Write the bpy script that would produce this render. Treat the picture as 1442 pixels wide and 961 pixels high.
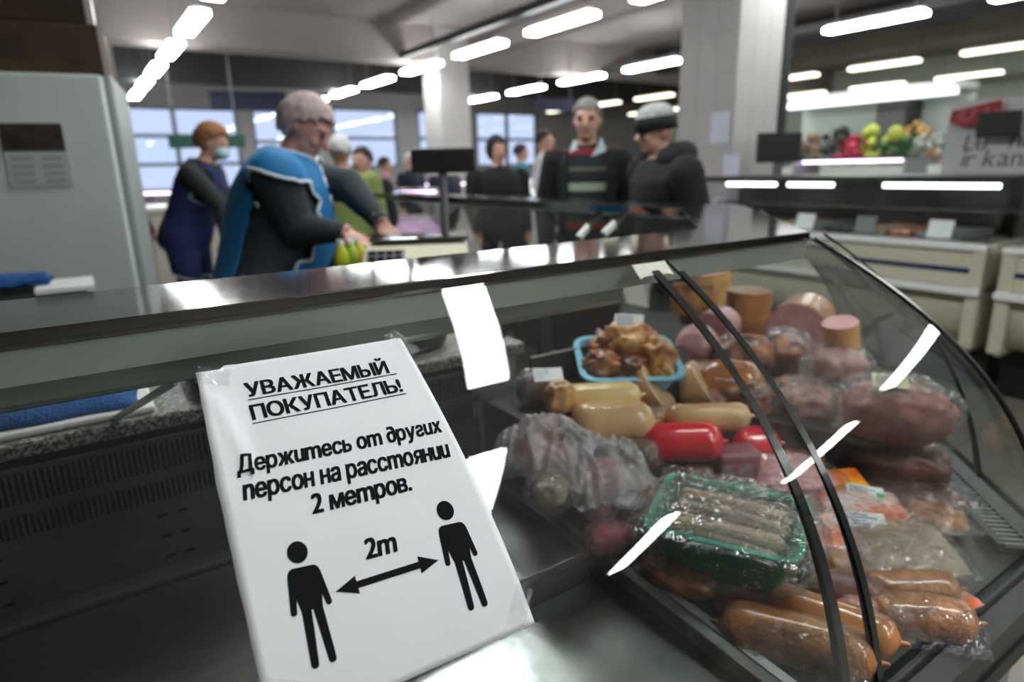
import bpy, bmesh, math, random
import numpy as np
from mathutils import Vector, Matrix, noise, kdtree

random.seed(7)
SC = bpy.context.scene
COL = SC.collection
for _o in list(bpy.data.objects):
    bpy.data.objects.remove(_o)

# ------------------------------------------------------------------ camera
# world: X along the front counter, Y into the shop, Z up; camera above (0, 0)
H = 1.335
F = 900.0
CX, CY = 721.0, 480.5


def _axes(v1=(99.0, 252.0), s=-0.024):
    a1, b1 = v1[0] - CX, v1[1] - CY
    a2 = -(F * F + b1 * b1 - b1 * s * a1) / (a1 + b1 * s)
    b2 = b1 + s * (a2 - a1)
    Y = np.array([a1, b1, F]); Y /= np.linalg.norm(Y)
    X = np.array([a2, b2, F]); X /= np.linalg.norm(X)
    Z = np.cross(X, Y)
    if Z[1] > 0:
        Z = -Z
    return np.array([X, Y, Z])


RM = _axes()
CAMP = np.array([0.0, 0.0, H])


def _ray(px, py):
    return RM @ np.array([px - CX, py - CY, F])


def PZ(px, py, z):
    d = _ray(px, py); return CAMP + d * ((z - H) / d[2])


def PX(px, py, x):
    d = _ray(px, py); return CAMP + d * (x / d[0])


def PY(px, py, y):
    d = _ray(px, py); return CAMP + d * (y / d[1])


def PD(px, py, dist):
    return CAMP + _ray(px, py) / F * dist


cam = bpy.data.cameras.new('camera')
cam.sensor_width = 36.0
cam.lens = F / 1442.0 * 36.0
cam.clip_start = 0.02
cam.clip_end = 200
cam.dof.use_dof = True
cam.dof.focus_distance = 0.66
cam.dof.aperture_fstop = 3.3
co = bpy.data.objects.new('camera', cam)
COL.objects.link(co)
right, down, fwd = RM[:, 0], RM[:, 1], RM[:, 2]
m = Matrix.Identity(4)
for i in range(3):
    m[i][0] = right[i]; m[i][1] = -down[i]; m[i][2] = -fwd[i]; m[i][3] = CAMP[i]
co.matrix_world = m
SC.camera = co

# ------------------------------------------------------------------ world, exposure
w = bpy.data.worlds.new('world')
SC.world = w
w.use_nodes = True
w.node_tree.nodes['Background'].inputs[0].default_value = (0.60, 0.70, 1.0, 1)
w.node_tree.nodes['Background'].inputs[1].default_value = 1.15
SC.view_settings.view_transform = 'Standard'
SC.view_settings.look = 'None'
SC.view_settings.gamma = 1.0
SC.view_settings.exposure = 0.0
SC.view_settings.use_curve_mapping = False
LAMP = 36.0        # radiance of the fluorescent diffusers
SC.cycles.transparent_max_bounces = 40
SC.cycles.max_bounces = 10
SC.cycles.sample_clamp_indirect = 6.0
SC.cycles.caustics_reflective = False
SC.cycles.caustics_refractive = False

# ------------------------------------------------------------------ materials
MATS = {}


def mat(name, col=(0.8, 0.8, 0.8), rough=0.5, metal=0.0, spec=0.5, var=0.0, vscale=8.0, col2=None,
        bump=0.0, bscale=60.0, coat=0.0, emit=None, estr=1.0, sss=0.0, detail=5.0, stretch=None):
    if name in MATS:
        return MATS[name]
    M = bpy.data.materials.new(name); M.use_nodes = True
    nt = M.node_tree; b = nt.nodes['Principled BSDF']
    b.inputs['Base Color'].default_value = (*col, 1)
    b.inputs['Roughness'].default_value = rough
    b.inputs['Metallic'].default_value = metal
    b.inputs['Specular IOR Level'].default_value = spec
    b.inputs['Coat Weight'].default_value = coat
    b.inputs['Coat Roughness'].default_value = 0.12
    if sss:
        b.inputs['Subsurface Weight'].default_value = sss
        b.inputs['Subsurface Radius'].default_value = (0.012, 0.005, 0.003)
    if emit:
        b.inputs['Emission Color'].default_value = (*emit, 1)
        b.inputs['Emission Strength'].default_value = estr
    tc = None
    if var or bump or col2:
        tc = nt.nodes.new('ShaderNodeTexCoord')
        src = tc.outputs['Object']
        if stretch:
            mp = nt.nodes.new('ShaderNodeMapping'); mp.inputs['Scale'].default_value = stretch
            nt.links.new(src, mp.inputs['Vector']); src = mp.outputs['Vector']
    if var or col2:
        n = nt.nodes.new('ShaderNodeTexNoise')
        n.inputs['Scale'].default_value = vscale; n.inputs['Detail'].default_value = detail
        nt.links.new(src, n.inputs['Vector'])
        r = nt.nodes.new('ShaderNodeValToRGB')
        c2 = col2 if col2 else tuple(c * (1 - var) for c in col)
        r.color_ramp.elements[0].position = 0.35; r.color_ramp.elements[1].position = 0.65
        r.color_ramp.elements[0].color = (*c2, 1); r.color_ramp.elements[1].color = (*col, 1)
        nt.links.new(n.outputs['Fac'], r.inputs['Fac'])
        nt.links.new(r.outputs['Color'], b.inputs['Base Color'])
    if bump:
        n2 = nt.nodes.new('ShaderNodeTexNoise')
        n2.inputs['Scale'].default_value = bscale; n2.inputs['Detail'].default_value = 4
        nt.links.new(src, n2.inputs['Vector'])
        bp = nt.nodes.new('ShaderNodeBump'); bp.inputs['Strength'].default_value = bump
        bp.inputs['Distance'].default_value = 0.01
        nt.links.new(n2.outputs['Fac'], bp.inputs['Height'])
        nt.links.new(bp.outputs['Normal'], b.inputs['Normal'])
    MATS[name] = M
    return M


def clear_mat(name, tint=(0.95, 0.98, 0.96), gloss_rough=0.0, haze=0.0, haze_col=(0.9, 0.92, 0.95), hscale=6.0,
              ior=1.5, boost=1.0, bump=0.0, bscale=30.0):
    """thin clear sheet: see-through, Fresnel gloss, a little haze in patches"""
    if name in MATS:
        return MATS[name]
    M = bpy.data.materials.new(name); M.use_nodes = True
    nt = M.node_tree; nt.nodes.clear(); N = nt.nodes.new; L = nt.links.new
    out = N('ShaderNodeOutputMaterial')
    tr = N('ShaderNodeBsdfTransparent'); tr.inputs[0].default_value = (*tint, 1)
    gl = N('ShaderNodeBsdfGlossy'); gl.inputs['Roughness'].default_value = gloss_rough
    # Schlick reflectance of a thin sheet, the same from both sides
    fr = N('ShaderNodeLayerWeight'); fr.inputs['Blend'].default_value = 0.5
    pw = N('ShaderNodeMath'); pw.operation = 'POWER'; pw.inputs[1].default_value = 5.0
    L(fr.outputs['Facing'], pw.inputs[0])
    f0 = ((ior - 1) / (ior + 1)) ** 2 * boost
    mu = N('ShaderNodeMath'); mu.operation = 'MULTIPLY_ADD'; mu.inputs[1].default_value = 1.0 - f0; mu.inputs[2].default_value = f0
    mu.use_clamp = True
    L(pw.outputs[0], mu.inputs[0])
    tc = N('ShaderNodeTexCoord')
    base = tr.outputs[0]
    if haze:
        df = N('ShaderNodeBsdfDiffuse'); df.inputs[0].default_value = (*haze_col, 1)
        tl = N('ShaderNodeBsdfTranslucent'); tl.inputs[0].default_value = (*haze_col, 1)
        ad = N('ShaderNodeMixShader'); ad.inputs[0].default_value = 0.4
        L(df.outputs[0], ad.inputs[1]); L(tl.outputs[0], ad.inputs[2])
        nz = N('ShaderNodeTexNoise'); nz.inputs['Scale'].default_value = hscale; nz.inputs['Detail'].default_value = 6
        L(tc.outputs['Object'], nz.inputs['Vector'])
        mr = N('ShaderNodeMapRange'); mr.inputs[1].default_value = 0.35; mr.inputs[2].default_value = 0.7
        mr.inputs[3].default_value = haze * 0.35; mr.inputs[4].default_value = haze
        L(nz.outputs['Fac'], mr.inputs[0])
        mx = N('ShaderNodeMixShader'); L(mr.outputs[0], mx.inputs[0]); L(base, mx.inputs[1]); L(ad.outputs[0], mx.inputs[2])
        base = mx.outputs[0]
    if bump:
        n2 = N('ShaderNodeTexNoise'); n2.inputs['Scale'].default_value = bscale; n2.inputs['Detail'].default_value = 3
        L(tc.outputs['Object'], n2.inputs['Vector'])
        bp = N('ShaderNodeBump'); bp.inputs['Strength'].default_value = bump; bp.inputs['Distance'].default_value = 0.02
        L(n2.outputs['Fac'], bp.inputs['Height'])
        L(bp.outputs['Normal'], gl.inputs['Normal']); L(bp.outputs['Normal'], fr.inputs['Normal'])
    fx = N('ShaderNodeMixShader')
    L(mu.outputs[0], fx.inputs[0]); L(base, fx.inputs[1]); L(gl.outputs[0], fx.inputs[2])
    L(fx.outputs[0], out.inputs['Surface'])
    MATS[name] = M
    return M


GLASS = clear_mat('curved glass', tint=(0.975, 0.993, 0.982), haze=0.006, hscale=5.0, ior=1.52, boost=1.15)
GLASS2 = clear_mat('flat clear glass', tint=(0.97, 0.985, 0.98), ior=1.45)
FILM = clear_mat('plastic film', tint=(0.96, 0.96, 0.97), gloss_rough=0.09, haze=0.14, hscale=30, ior=1.55, boost=1.5, bump=1.0, bscale=75)
FILM_THIN = clear_mat('thin plastic film', tint=(0.97, 0.97, 0.98), gloss_rough=0.07, haze=0.035, hscale=25, ior=1.5, boost=1.4, bump=1.0, bscale=85)
FILM_WHITE = clear_mat('milky plastic bag', tint=(0.93, 0.92, 0.94), gloss_rough=0.18, haze=0.8, haze_col=(0.97, 0.95, 0.97), hscale=25, ior=1.5, boost=1.6, bump=0.7, bscale=26)
EDGE = mat('glass edge', (0.012, 0.03, 0.022), 0.12, spec=0.8)
STEEL = mat('brushed steel', (0.27, 0.262, 0.252), 0.085, 1.0, var=0.25, vscale=3.0, stretch=(1, 14, 14))
STEEL_DECK = mat('worn steel plate', (0.46, 0.49, 0.475), 0.26, 1.0, var=0.3, vscale=6.0, bump=0.06, bscale=30)
STEEL_DARK = mat('dark steel', (0.052, 0.056, 0.052), 0.42, 0.35, var=0.35, vscale=10)
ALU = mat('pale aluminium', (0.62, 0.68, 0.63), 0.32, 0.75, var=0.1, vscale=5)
ALU_DARK = mat('darker aluminium housing', (0.34, 0.41, 0.37), 0.22, 0.7, var=0.2, vscale=5)  # darker aluminium tone of the lamp housing itself
CHROME = mat('dark chrome', (0.13, 0.135, 0.13), 0.22, 0.9, var=0.3, vscale=20)
BLACK = mat('black plastic', (0.008, 0.008, 0.009), 0.45)
BLACKM = mat('black void', (0.003, 0.003, 0.003), 0.9, spec=0.05)  # flat black standing in for shade inside slots and holes
GREYP = mat('grey plastic', (0.16, 0.17, 0.18), 0.45)
WHITEP = mat('white plastic', (0.72, 0.73, 0.72), 0.4)
CREAM = mat('cream enamel', (0.52, 0.50, 0.38), 0.32, var=0.06, vscale=4)
CREAM_S = mat('cream scale plastic', (0.62, 0.60, 0.43), 0.42)
BLUE_STRIPE = mat('navy stripe', (0.012, 0.02, 0.09), 0.4)
PAPER = mat('white paper', (0.80, 0.82, 0.845), 0.75, var=0.03, vscale=9, bump=0.06, bscale=18)
INK = mat('black print', (0.010, 0.010, 0.012), 0.9, spec=0.1)
TAPE = clear_mat('clear tape', tint=(0.97, 0.97, 0.97), gloss_rough=0.15, haze=0.12, ior=1.5, boost=1.3, bump=0.5, bscale=60)
LABELW = mat('white label', (0.78, 0.80, 0.82), 0.5)
LABEL_PRINT = mat('bluish label print', (0.16, 0.18, 0.28), 0.6)
GREEN_DOT = mat('green label end', (0.02, 0.62, 0.13), 0.5)


def granite():
    M = bpy.data.materials.new('speckled granite'); M.use_nodes = True
    nt = M.node_tree; b = nt.nodes['Principled BSDF']; N = nt.nodes.new; L = nt.links.new
    tc = N('ShaderNodeTexCoord'); n = N('ShaderNodeTexNoise'); n.inputs['Scale'].default_value = 170; n.inputs['Detail'].default_value = 5
    L(tc.outputs['Object'], n.inputs['Vector'])
    r = N('ShaderNodeValToRGB')
    e = r.color_ramp.elements
    e[0].position = 0.38; e[0].color = (0.02, 0.019, 0.018, 1)
    e[1].position = 0.68; e[1].color = (0.46, 0.44, 0.42, 1)
    k = e.new(0.52); k.color = (0.17, 0.165, 0.16, 1)
    L(n.outputs['Fac'], r.inputs['Fac']); L(r.outputs['Color'], b.inputs['Base Color'])
    b.inputs['Roughness'].default_value = 0.45
    return M


GRANITE = granite()
LIGHT_ON = mat('lit diffuser', (0.9, 0.9, 0.85), 0.5, emit=(0.955, 1.0, 0.985), estr=LAMP)
LIGHT_DIM = mat('dimmer lit diffuser', (0.9, 0.9, 0.8), 0.5, emit=(1.0, 0.96, 0.74), estr=LAMP * 0.10)
TUBE_ON = mat('lit case tube', (0.9, 0.9, 0.9), 0.5, emit=(0.95, 1.0, 1.0), estr=5.0)
TUBE_PINK = mat('lit pink tube', (0.9, 0.7, 0.9), 0.5, emit=(0.93, 0.68, 1.0), estr=4.0)
PINKPANEL = mat('pink meat display', (0.62, 0.34, 0.60), 0.5, var=0.5, vscale=9)

# ------------------------------------------------------------------ mesh helpers


def link(name, verts, faces, material, parent=None, smooth=False, mats=None, mi=None):
    me = bpy.data.meshes.new(name)
    me.from_pydata([tuple(v) for v in verts], [], [tuple(f) for f in faces])
    for mm in (mats or [material]):
        me.materials.append(mm)
    if mi is not None:
        me.polygons.foreach_set('material_index', mi)
    if smooth:
        me.polygons.foreach_set('use_smooth', [True] * len(me.polygons))
    me.update()
    o = bpy.data.objects.new(name, me); COL.objects.link(o)
    if parent is not None:
        o.parent = parent
        o.matrix_parent_inverse = WM[parent.name].inverted() if parent.name in WM else Matrix.Identity(4)
    return o


WM = {}      # world matrices of things whose parts are given in world coordinates


def tag(o, label, cat, group=None):
    o['label'] = label; o['category'] = cat
    if group:
        o['group'] = group
    return o


def struct(o):
    o['kind'] = 'structure'
    return o


def thing(name, label, cat, loc=(0, 0, 0), rotz=0.0, group=None, local=False):
    o = bpy.data.objects.new(name, None); COL.objects.link(o)
    o.empty_display_size = 0.05
    o.location = tuple(loc); o.rotation_euler = (0, 0, rotz)
    if not local:
        WM[o.name] = Matrix.Translation(Vector(loc)) @ Matrix.Rotation(rotz, 4, 'Z')
    return tag(o, label, cat, group)


class MB:
    def __init__(self):
        self.v = []; self.f = []

    def add(self, v, f):
        k = len(self.v)
        self.v += [tuple(p) for p in v]; self.f += [tuple(i + k for i in q) for q in f]
        return self

    def box(self, x0, x1, y0, y1, z0, z1):
        v = [(x0, y0, z0), (x1, y0, z0), (x1, y1, z0), (x0, y1, z0), (x0, y0, z1), (x1, y0, z1), (x1, y1, z1), (x0, y1, z1)]
        f = [(3, 2, 1, 0), (4, 5, 6, 7), (0, 1, 5, 4), (1, 2, 6, 5), (2, 3, 7, 6), (3, 0, 4, 7)]
        return self.add(v, f)

    def bar(self, a, b, wx, wz, up=(0, 0, 1)):
        """rectangular bar from a to b"""
        a, b = Vector(a), Vector(b); d = (b - a).normalized(); u = Vector(up)
        s = d.cross(u)
        if s.length < 1e-4:
            s = d.cross(Vector((1, 0, 0)))
        s.normalize(); u = s.cross(d).normalized()
        v = []
        for p in (a, b):
            for i, j in ((-1, -1), (1, -1), (1, 1), (-1, 1)):
                v.append(p + s * (wx / 2 * i) + u * (wz / 2 * j))
        f = [(0, 1, 2, 3), (7, 6, 5, 4), (0, 4, 5, 1), (1, 5, 6, 2), (2, 6, 7, 3), (3, 7, 4, 0)]
        return self.add(v, f)

    def tube(self, pts, radii, n=10, sq=None, cap=True):
        pts = [Vector(p) for p in pts]
        if not hasattr(radii, '__len__'):
            radii = [radii] * len(pts)
        rings = []; prev = None
        for i, p in enumerate(pts):
            d = (pts[min(i + 1, len(pts) - 1)] - pts[max(i - 1, 0)]).normalized()
            if prev is None:
                ref = Vector((0, 0, 1)) if abs(d.z) < 0.9 else Vector((0, 1, 0))
                s = d.cross(ref).normalized()
            else:
                s = (prev - d * prev.dot(d)).normalized()
            prev = s; u = d.cross(s)
            r = radii[i]; rx, ry = (r, r) if sq is None else (r, r * sq)
            rings.append([p + s * (rx * math.cos(2 * math.pi * k / n)) + u * (ry * math.sin(2 * math.pi * k / n)) for k in range(n)])
        v = [q for r in rings for q in r]
        f = []
        for i in range(len(rings) - 1):
            for k in range(n):
                f.append((i * n + k, i * n + (k + 1) % n, (i + 1) * n + (k + 1) % n, (i + 1) * n + k))
        if cap:
            f.append(tuple(range(n - 1, -1, -1))); f.append(tuple(range((len(rings) - 1) * n, len(rings) * n)))
        return self.add(v, f)

    def capsule(self, a, b, ra, rb, n=12, sq=None):
        a, b = Vector(a), Vector(b); d = (b - a)
        L = d.length; d = d / L if L > 1e-6 else Vector((0, 0, 1))
        pts = []; rr = []
        for t in (0.97, 0.75, 0.4, 0.0):
            pts.append(a - d * (ra * t)); rr.append(max(ra * math.sqrt(max(1 - t * t, 0.004)), 1e-4))
        for t in (0.1, 0.2, 0.3, 0.4, 0.5, 0.6, 0.7, 0.8, 0.9):
            pts.append(a.lerp(b, t)); rr.append(ra + (rb - ra) * t)
        for t in (0.0, 0.4, 0.75, 0.97):
            pts.append(b + d * (rb * t)); rr.append(max(rb * math.sqrt(max(1 - t * t, 0.004)), 1e-4))
        return self.tube(pts, rr, n, sq)

    def ellipsoid(self, c, r, n=16, m_=10, rot=None):
        c = Vector(c); v = []; f = []
        for i in range(m_ + 1):
            th = math.pi * i / m_
            for k in range(n):
                ph = 2 * math.pi * k / n
                p = Vector((r[0] * math.sin(th) * math.cos(ph), r[1] * math.sin(th) * math.sin(ph), r[2] * math.cos(th)))
                if rot is not None:
                    p = rot @ p
                v.append(c + p)
        for i in range(m_):
            for k in range(n):
                f.append((i * n + k, (i + 1) * n + k, (i + 1) * n + (k + 1) % n, i * n + (k + 1) % n))
        return self.add(v, f)

    def prism(self, poly, z0, z1):
        n = len(poly)
        v = [(x, y, z0) for x, y in poly] + [(x, y, z1) for x, y in poly]
        f = [tuple(range(n - 1, -1, -1)), tuple(range(n, 2 * n))]
        for i in range(n):
            j = (i + 1) % n; f.append((i, j, j + n, i + n))
        return self.add(v, f)

    def xform(self, M):
        self.v = [tuple(M @ Vector(p)) for p in self.v]; return self

    def build(self, name, material, parent=None, smooth=False, bevel=0.0, seg=2):
        o = link(name, self.v, self.f, material, parent, smooth)
        if bevel:
            b = o.modifiers.new('bevel', 'BEVEL'); b.width = bevel; b.segments = seg; b.limit_method = 'ANGLE'
        return o


def baked(mb, mods):
    """evaluate modifiers on a temporary object, return a mesh"""
    me = bpy.data.meshes.new('tmp'); me.from_pydata(mb.v, [], mb.f)
    o = bpy.data.objects.new('tmp', me); COL.objects.link(o)
    for typ, kw in mods:
        md = o.modifiers.new('m', typ)
        for k, val in kw.items():
            setattr(md, k, val)
    dg = bpy.context.evaluated_depsgraph_get()
    r = bpy.data.meshes.new_from_object(o.evaluated_get(dg))
    bpy.data.objects.remove(o); bpy.data.meshes.remove(me)
    return r


def mesh_arrays(me):
    v = np.empty(len(me.vertices) * 3); me.vertices.foreach_get('co', v)
    return v.reshape(-1, 3), [tuple(p.vertices) for p in me.polygons]


# ------------------------------------------------------------------ text
_glyph = {}
ALT = {'т': ('m', 1.183), 'и': ('u', 1.183), 'п': ('n', 1.183), 'д': ('∂', 1.0), 'г': ('ƨ', 0.985)}


def _rect(x0, x1, y0, y1):
    return [(x0, y0), (x1, y0), (x1, y1), (x0, y1)], [(0, 1, 2, 3)]


def _arc(cx_, cy_, ro, ri, a0, a1, n=12):
    V = []; Fc = []
    for k in range(n + 1):
        a = math.radians(a0 + (a1 - a0) * k / n)
        V += [(cx_ + ro[0] * math.cos(a), cy_ + ro[1] * math.sin(a)), (cx_ + ri[0] * math.cos(a), cy_ + ri[1] * math.sin(a))]
    for k in range(n):
        Fc.append((2 * k, 2 * k + 2, 2 * k + 3, 2 * k + 1))
    return V, Fc


OWN = {'н': [_rect(.075, .163, 0, .542), _rect(.421, .509, 0, .542), _rect(.163, .421, .235, .317)],
       'ь': [_rect(.075, .163, 0, .542), _rect(.163, .31, 0, .08), _rect(.163, .31, .265, .345), _arc(.31, .1725, (.185, .1725), (.095, .0925), -90, 90)],
       'я': [_rect(.388, .475, 0, .542), _rect(.24, .388, .462, .542), _rect(.24, .388, .215, .292), _arc(.24, .3785, (.19, .1635), (.105, .0865), 90, 270), ([(.18, .24), (.275, .24), (.115, 0), (.02, 0)], [(0, 1, 2, 3)])],
       'Ь': [_rect(.086, .178, 0, .728), _rect(.178, .38, 0, .085), _rect(.178, .38, .33, .415), _arc(.38, .2075, (.215, .2075), (.12, .1225), -90, 90)],
       'Ы': [_rect(.086, .178, 0, .728), _rect(.178, .36, 0, .085), _rect(.178, .36, .33, .415), _arc(.36, .2075, (.205, .2075), (.11, .1225), -90, 90), _rect(.70, .792, 0, .728)]}


def glyph(ch, off):
    key = (ch, off)
    if key in _glyph:
        return _glyph[key]
    if ch in OWN:
        V = []; Fc = []
        for p, f in OWN[ch]:
            k = len(V); V += p; Fc += [tuple(i + k for i in q) for q in f]
        _glyph[key] = (np.array(V), Fc)
        return _glyph[key]
    c = bpy.data.curves.new('glyph', 'FONT'); c.body = ch; c.resolution_u = 3
    o = bpy.data.objects.new('glyph', c); COL.objects.link(o)
    dg = bpy.context.evaluated_depsgraph_get()
    me = bpy.data.meshes.new_from_object(o.evaluated_get(dg))
    v, f = mesh_arrays(me)
    bpy.data.objects.remove(o); bpy.data.meshes.remove(me)
    _glyph[key] = (v[:, :2].copy(), f)
    return _glyph[key]


def text_mesh(s, italic=False, off=0.02, gap=0.075, shear=0.0, space=0.27):
    """flat outline of a line of writing, baseline at y=0, x from 0"""
    x = 0.0; V = []; Fc = []
    for ch in s:
        if ch == ' ':
            x += space; continue
        sub, sc = (ALT[ch] if italic and ch in ALT else (ch, 1.0))
        if ch in '2' or (ch.isascii() and ch.isalpha()):
            sc = 1.05 if ch == '2' else 1.183 if ch.islower() else 1.05
        v, f = glyph(sub, off)
        v = v * sc
        x0, x1 = v[:, 0].min(), v[:, 0].max()
        if not ch.isalnum():
            gapl = gap * 0.6
        else:
            gapl = gap
        for ox, oy in ((0, 0), (-off, -off * 0.5), (off, -off * 0.5), (-off, off * 0.5), (off, off * 0.5)) if off else ((0, 0),):
            k = len(V)
            V += [(p[0] - x0 + x + ox + shear * p[1], p[1] + oy) for p in v]
            Fc += [tuple(i + k for i in q) for q in f]
        x += (x1 - x0) + gapl
    return np.array(V), Fc, x - gap


# ------------------------------------------------------------------ counter path (front edge of the steel top)
CRV = [1.361, -2.37, 1.569, -0.078]        # glass section: Y as a cubic of z


def gy(z):
    return ((CRV[0] * z + CRV[1]) * z + CRV[2]) * z + CRV[3]


FY = 0.73
K1 = (1.192, FY)
K2 = (1.81, FY + 1.81 - 1.192)
JX = 0.780
PATH = [(-1.25, FY), (JX, FY), K1, K2, (1.81, 2.15), (1.81, 4.05)]


def path_off(i, d):
    """path vertex i moved d metres inward (towards the seller), mitred"""
    p = Vector(PATH[i])
    dirs = []
    if i > 0:
        dirs.append((p - Vector(PATH[i - 1])).normalized())
    if i < len(PATH) - 1:
        dirs.append((Vector(PATH[i + 1]) - p).normalized())
    ns = [Vector((-q.y, q.x)) for q in dirs]
    if len(ns) == 1:
        return p + ns[0] * d
    b = (ns[0] + ns[1]); b /= b.dot(ns[0])
    return p + b * d


def sweep(prof, i0, i1, closed=True, sub=1, trim0=0.0, trim1=0.0):
    """profile [(inward, z)] drawn along path vertices i0..i1; returns verts, faces, cap flags"""
    n = len(prof); V = []; Fs = []; cap = []
    stations = []
    for i in range(i0, i1 + 1):
        row = [path_off(i, d) for d, z in prof]
        if i == i0 and trim0:
            dr = (Vector(PATH[i0 + 1]) - Vector(PATH[i0])).normalized(); row = [p + dr * trim0 for p in row]
        if i == i1 and trim1:
            dr = (Vector(PATH[i1]) - Vector(PATH[i1 - 1])).normalized(); row = [p - dr * trim1 for p in row]
        stations.append(row)
    full = []
    for a, b in zip(stations[:-1], stations[1:]):
        for k in range(sub):
            full.append([p.lerp(q, k / sub) for p, q in zip(a, b)])
    full.append(stations[-1])
    for row in full:
        V += [(p.x, p.y, z) for p, (d, z) in zip(row, prof)]
    for s in range(len(full) - 1):
        for k in range(n if closed else n - 1):
            j = (k + 1) % n
            Fs.append((s * n + k, (s + 1) * n + k, (s + 1) * n + j, s * n + j)); cap.append(0)
    if closed:
        Fs.append(tuple(range(n))); cap.append(1)
        e = (len(full) - 1) * n
        Fs.append(tuple(range(e + n - 1, e - 1, -1))); cap.append(1)
    return V, Fs, cap


def swept(name, prof, i0, i1, material, parent, closed=True, smooth=False, capm=None, bevel=0.0, **kw):
    V, Fs, cap = sweep(prof, i0, i1, closed, **kw)
    o = link(name, V, Fs, material, parent, smooth, mats=[material, capm] if capm else None, mi=cap if capm else None)
    if smooth:
        o.data.set_sharp_from_angle(angle=0.7)
    if bevel:
        b = o.modifiers.new('bevel', 'BEVEL'); b.width = bevel; b.segments = 2; b.limit_method = 'ANGLE'
    return o


def rect(d0, d1, z0, z1):
    return [(d0, z0), (d1, z0), (d1, z1), (d0, z1)]


GZ = [0.645 + (1.188 - 0.645) * k / 26 for k in range(27)]


def glass_profile(t=0.005):
    outer = [(gy(z) - FY, z) for z in GZ]
    inner = []
    for k, z in enumerate(GZ):
        dy = (gy(z + 1e-3) - gy(z - 1e-3)) / 2e-3
        n = Vector((1.0, -dy)).normalized()
        inner.append((gy(z) - FY + n.x * t, z + n.y * t))
    return outer + inner[::-1]


def gpt(x, z, off=0.0):
    dy = (gy(z + 1e-3) - gy(z - 1e-3)) / 2e-3
    n = Vector((-1.0, dy)).normalized()
    return Vector((x, gy(z) + n.x * off, z + n.y * off))


_zs = np.linspace(1.187, 0.62, 600)
_ys = np.array([gy(z) for z in _zs])
_arc = np.r_[0, np.cumsum(np.hypot(np.diff(_zs), np.diff(_ys)))]


def onglass(x, s, off):
    """point at distance s down the curved glass"""
    z = float(np.interp(s, _arc, _zs))
    return gpt(x, z, off)


# ================================================================== BUILDING SHELL
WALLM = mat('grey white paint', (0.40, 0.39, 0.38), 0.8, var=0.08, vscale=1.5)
CEILM = mat('pinkish white ceiling paint', (0.27, 0.235, 0.235), 0.85, var=0.08, vscale=0.6)
BEAMM = mat('ceiling beam paint', (0.32, 0.28, 0.275), 0.8, var=0.06, vscale=1.0)
FLOORM = mat('worn grey brown floor tile', (0.22, 0.20, 0.17), 0.35, var=0.3, vscale=2.0)
DARKM = mat('dark painted steel', (0.02, 0.02, 0.022), 0.6)
X0, X1, Y0, Y1, ZC = -3.2, 18.2, -7.5, 18.0, 3.75


def sbox(name, b, m_):
    return struct(MB().box(*b).build(name, m_))


sbox('floor', (X0, X1, Y0, Y1, -0.1, 0.0), FLOORM)
sbox('ceiling', (X0, X1, Y0, Y1, ZC, ZC + 0.15), CEILM)
sbox('wall_left', (X0 - 0.15, X0, Y0, Y1, -0.1, ZC), mat('dark brown grey wall paint', (0.10, 0.095, 0.09), 0.8))
sbox('wall_front', (X0, X1, Y0 - 0.15, Y0, -0.1, ZC), WALLM)
sbox('wall_right', (X1, X1 + 0.15, Y0, Y1, -0.1, ZC), mat('pale green wall paint', (0.52, 0.58, 0.53), 0.8))
# far wall with window openings
wins = [(0.85, 3.75, 0.95, 2.95), (4.1, 5.0, 1.35, 2.95), (6.2, 8.1, 1.45, 3.05), (8.75, 9.5, 1.45, 3.05), (10.75, 13.1, 1.40, 3.06)]
wb = MB()
wb.box(X0, X1, Y1, Y1 + 0.2, 3.1, ZC)
wb.box(X0, X1, Y1, Y1 + 0.2, -0.1, 0.9)
xs = X0
for (a, b, zl, zh) in wins:
    wb.box(xs, a, Y1, Y1 + 0.2, 0.9, 3.1)
    if zl > 0.9:
        wb.box(a, b, Y1, Y1 + 0.2, 0.9, zl)
    wb.box(a, b, Y1, Y1 + 0.2, zh, 3.1)
    xs = b
wb.box(xs, X1, Y1, Y1 + 0.2, 0.9, 3.1)
struct(wb.build('wall_back', mat('darker grey wall', (0.26, 0.25, 0.25), 0.8)))  # one even, darker grey for the far wall
FRAME = mat('blue grey window frame', (0.12, 0.15, 0.22), 0.5)
for i, (a, b, zl, zh) in enumerate(wins):
    r = struct(thing('window_%d' % (i + 1), '', 'window', (a, Y1 + 0.05, zl)))
    del r['label'], r['category']
    fr = MB()
    fr.box(a, b, Y1 + 0.02, Y1 + 0.1, zl, zl + 0.07).box(a, b, Y1 + 0.02, Y1 + 0.1, zh - 0.07, zh)
    fr.box(a, a + 0.07, Y1 + 0.02, Y1 + 0.1, zl, zh).box(b - 0.07, b, Y1 + 0.02, Y1 + 0.1, zl, zh)
    fr.build('window_frame', FRAME, r)
    nx = max(1, round((b - a) / 1.35)); nz = 3 if zh - zl > 1.9 else 2
    for k in range(1, nx):
        x = a + (b - a) * k / nx
        MB().box(x - 0.05, x + 0.05, Y1 + 0.02, Y1 + 0.1, zl, zh).build('mullion', FRAME, r)
    for k in range(1, nz):
        z = zl + (zh - zl) * k / nz
        MB().box(a, b, Y1 + 0.02, Y1 + 0.1, z - 0.045, z + 0.045).build('transom', FRAME, r)
    for k in range(nx):
        for q in range(nz):
            MB().box(a + (b - a) * k / nx, a + (b - a) * (k + 1) / nx, Y1 + 0.055, Y1 + 0.06,
                     zl + (zh - zl) * q / nz, zl + (zh - zl) * (q + 1) / nz).build('pane', GLASS2, r)
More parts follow.
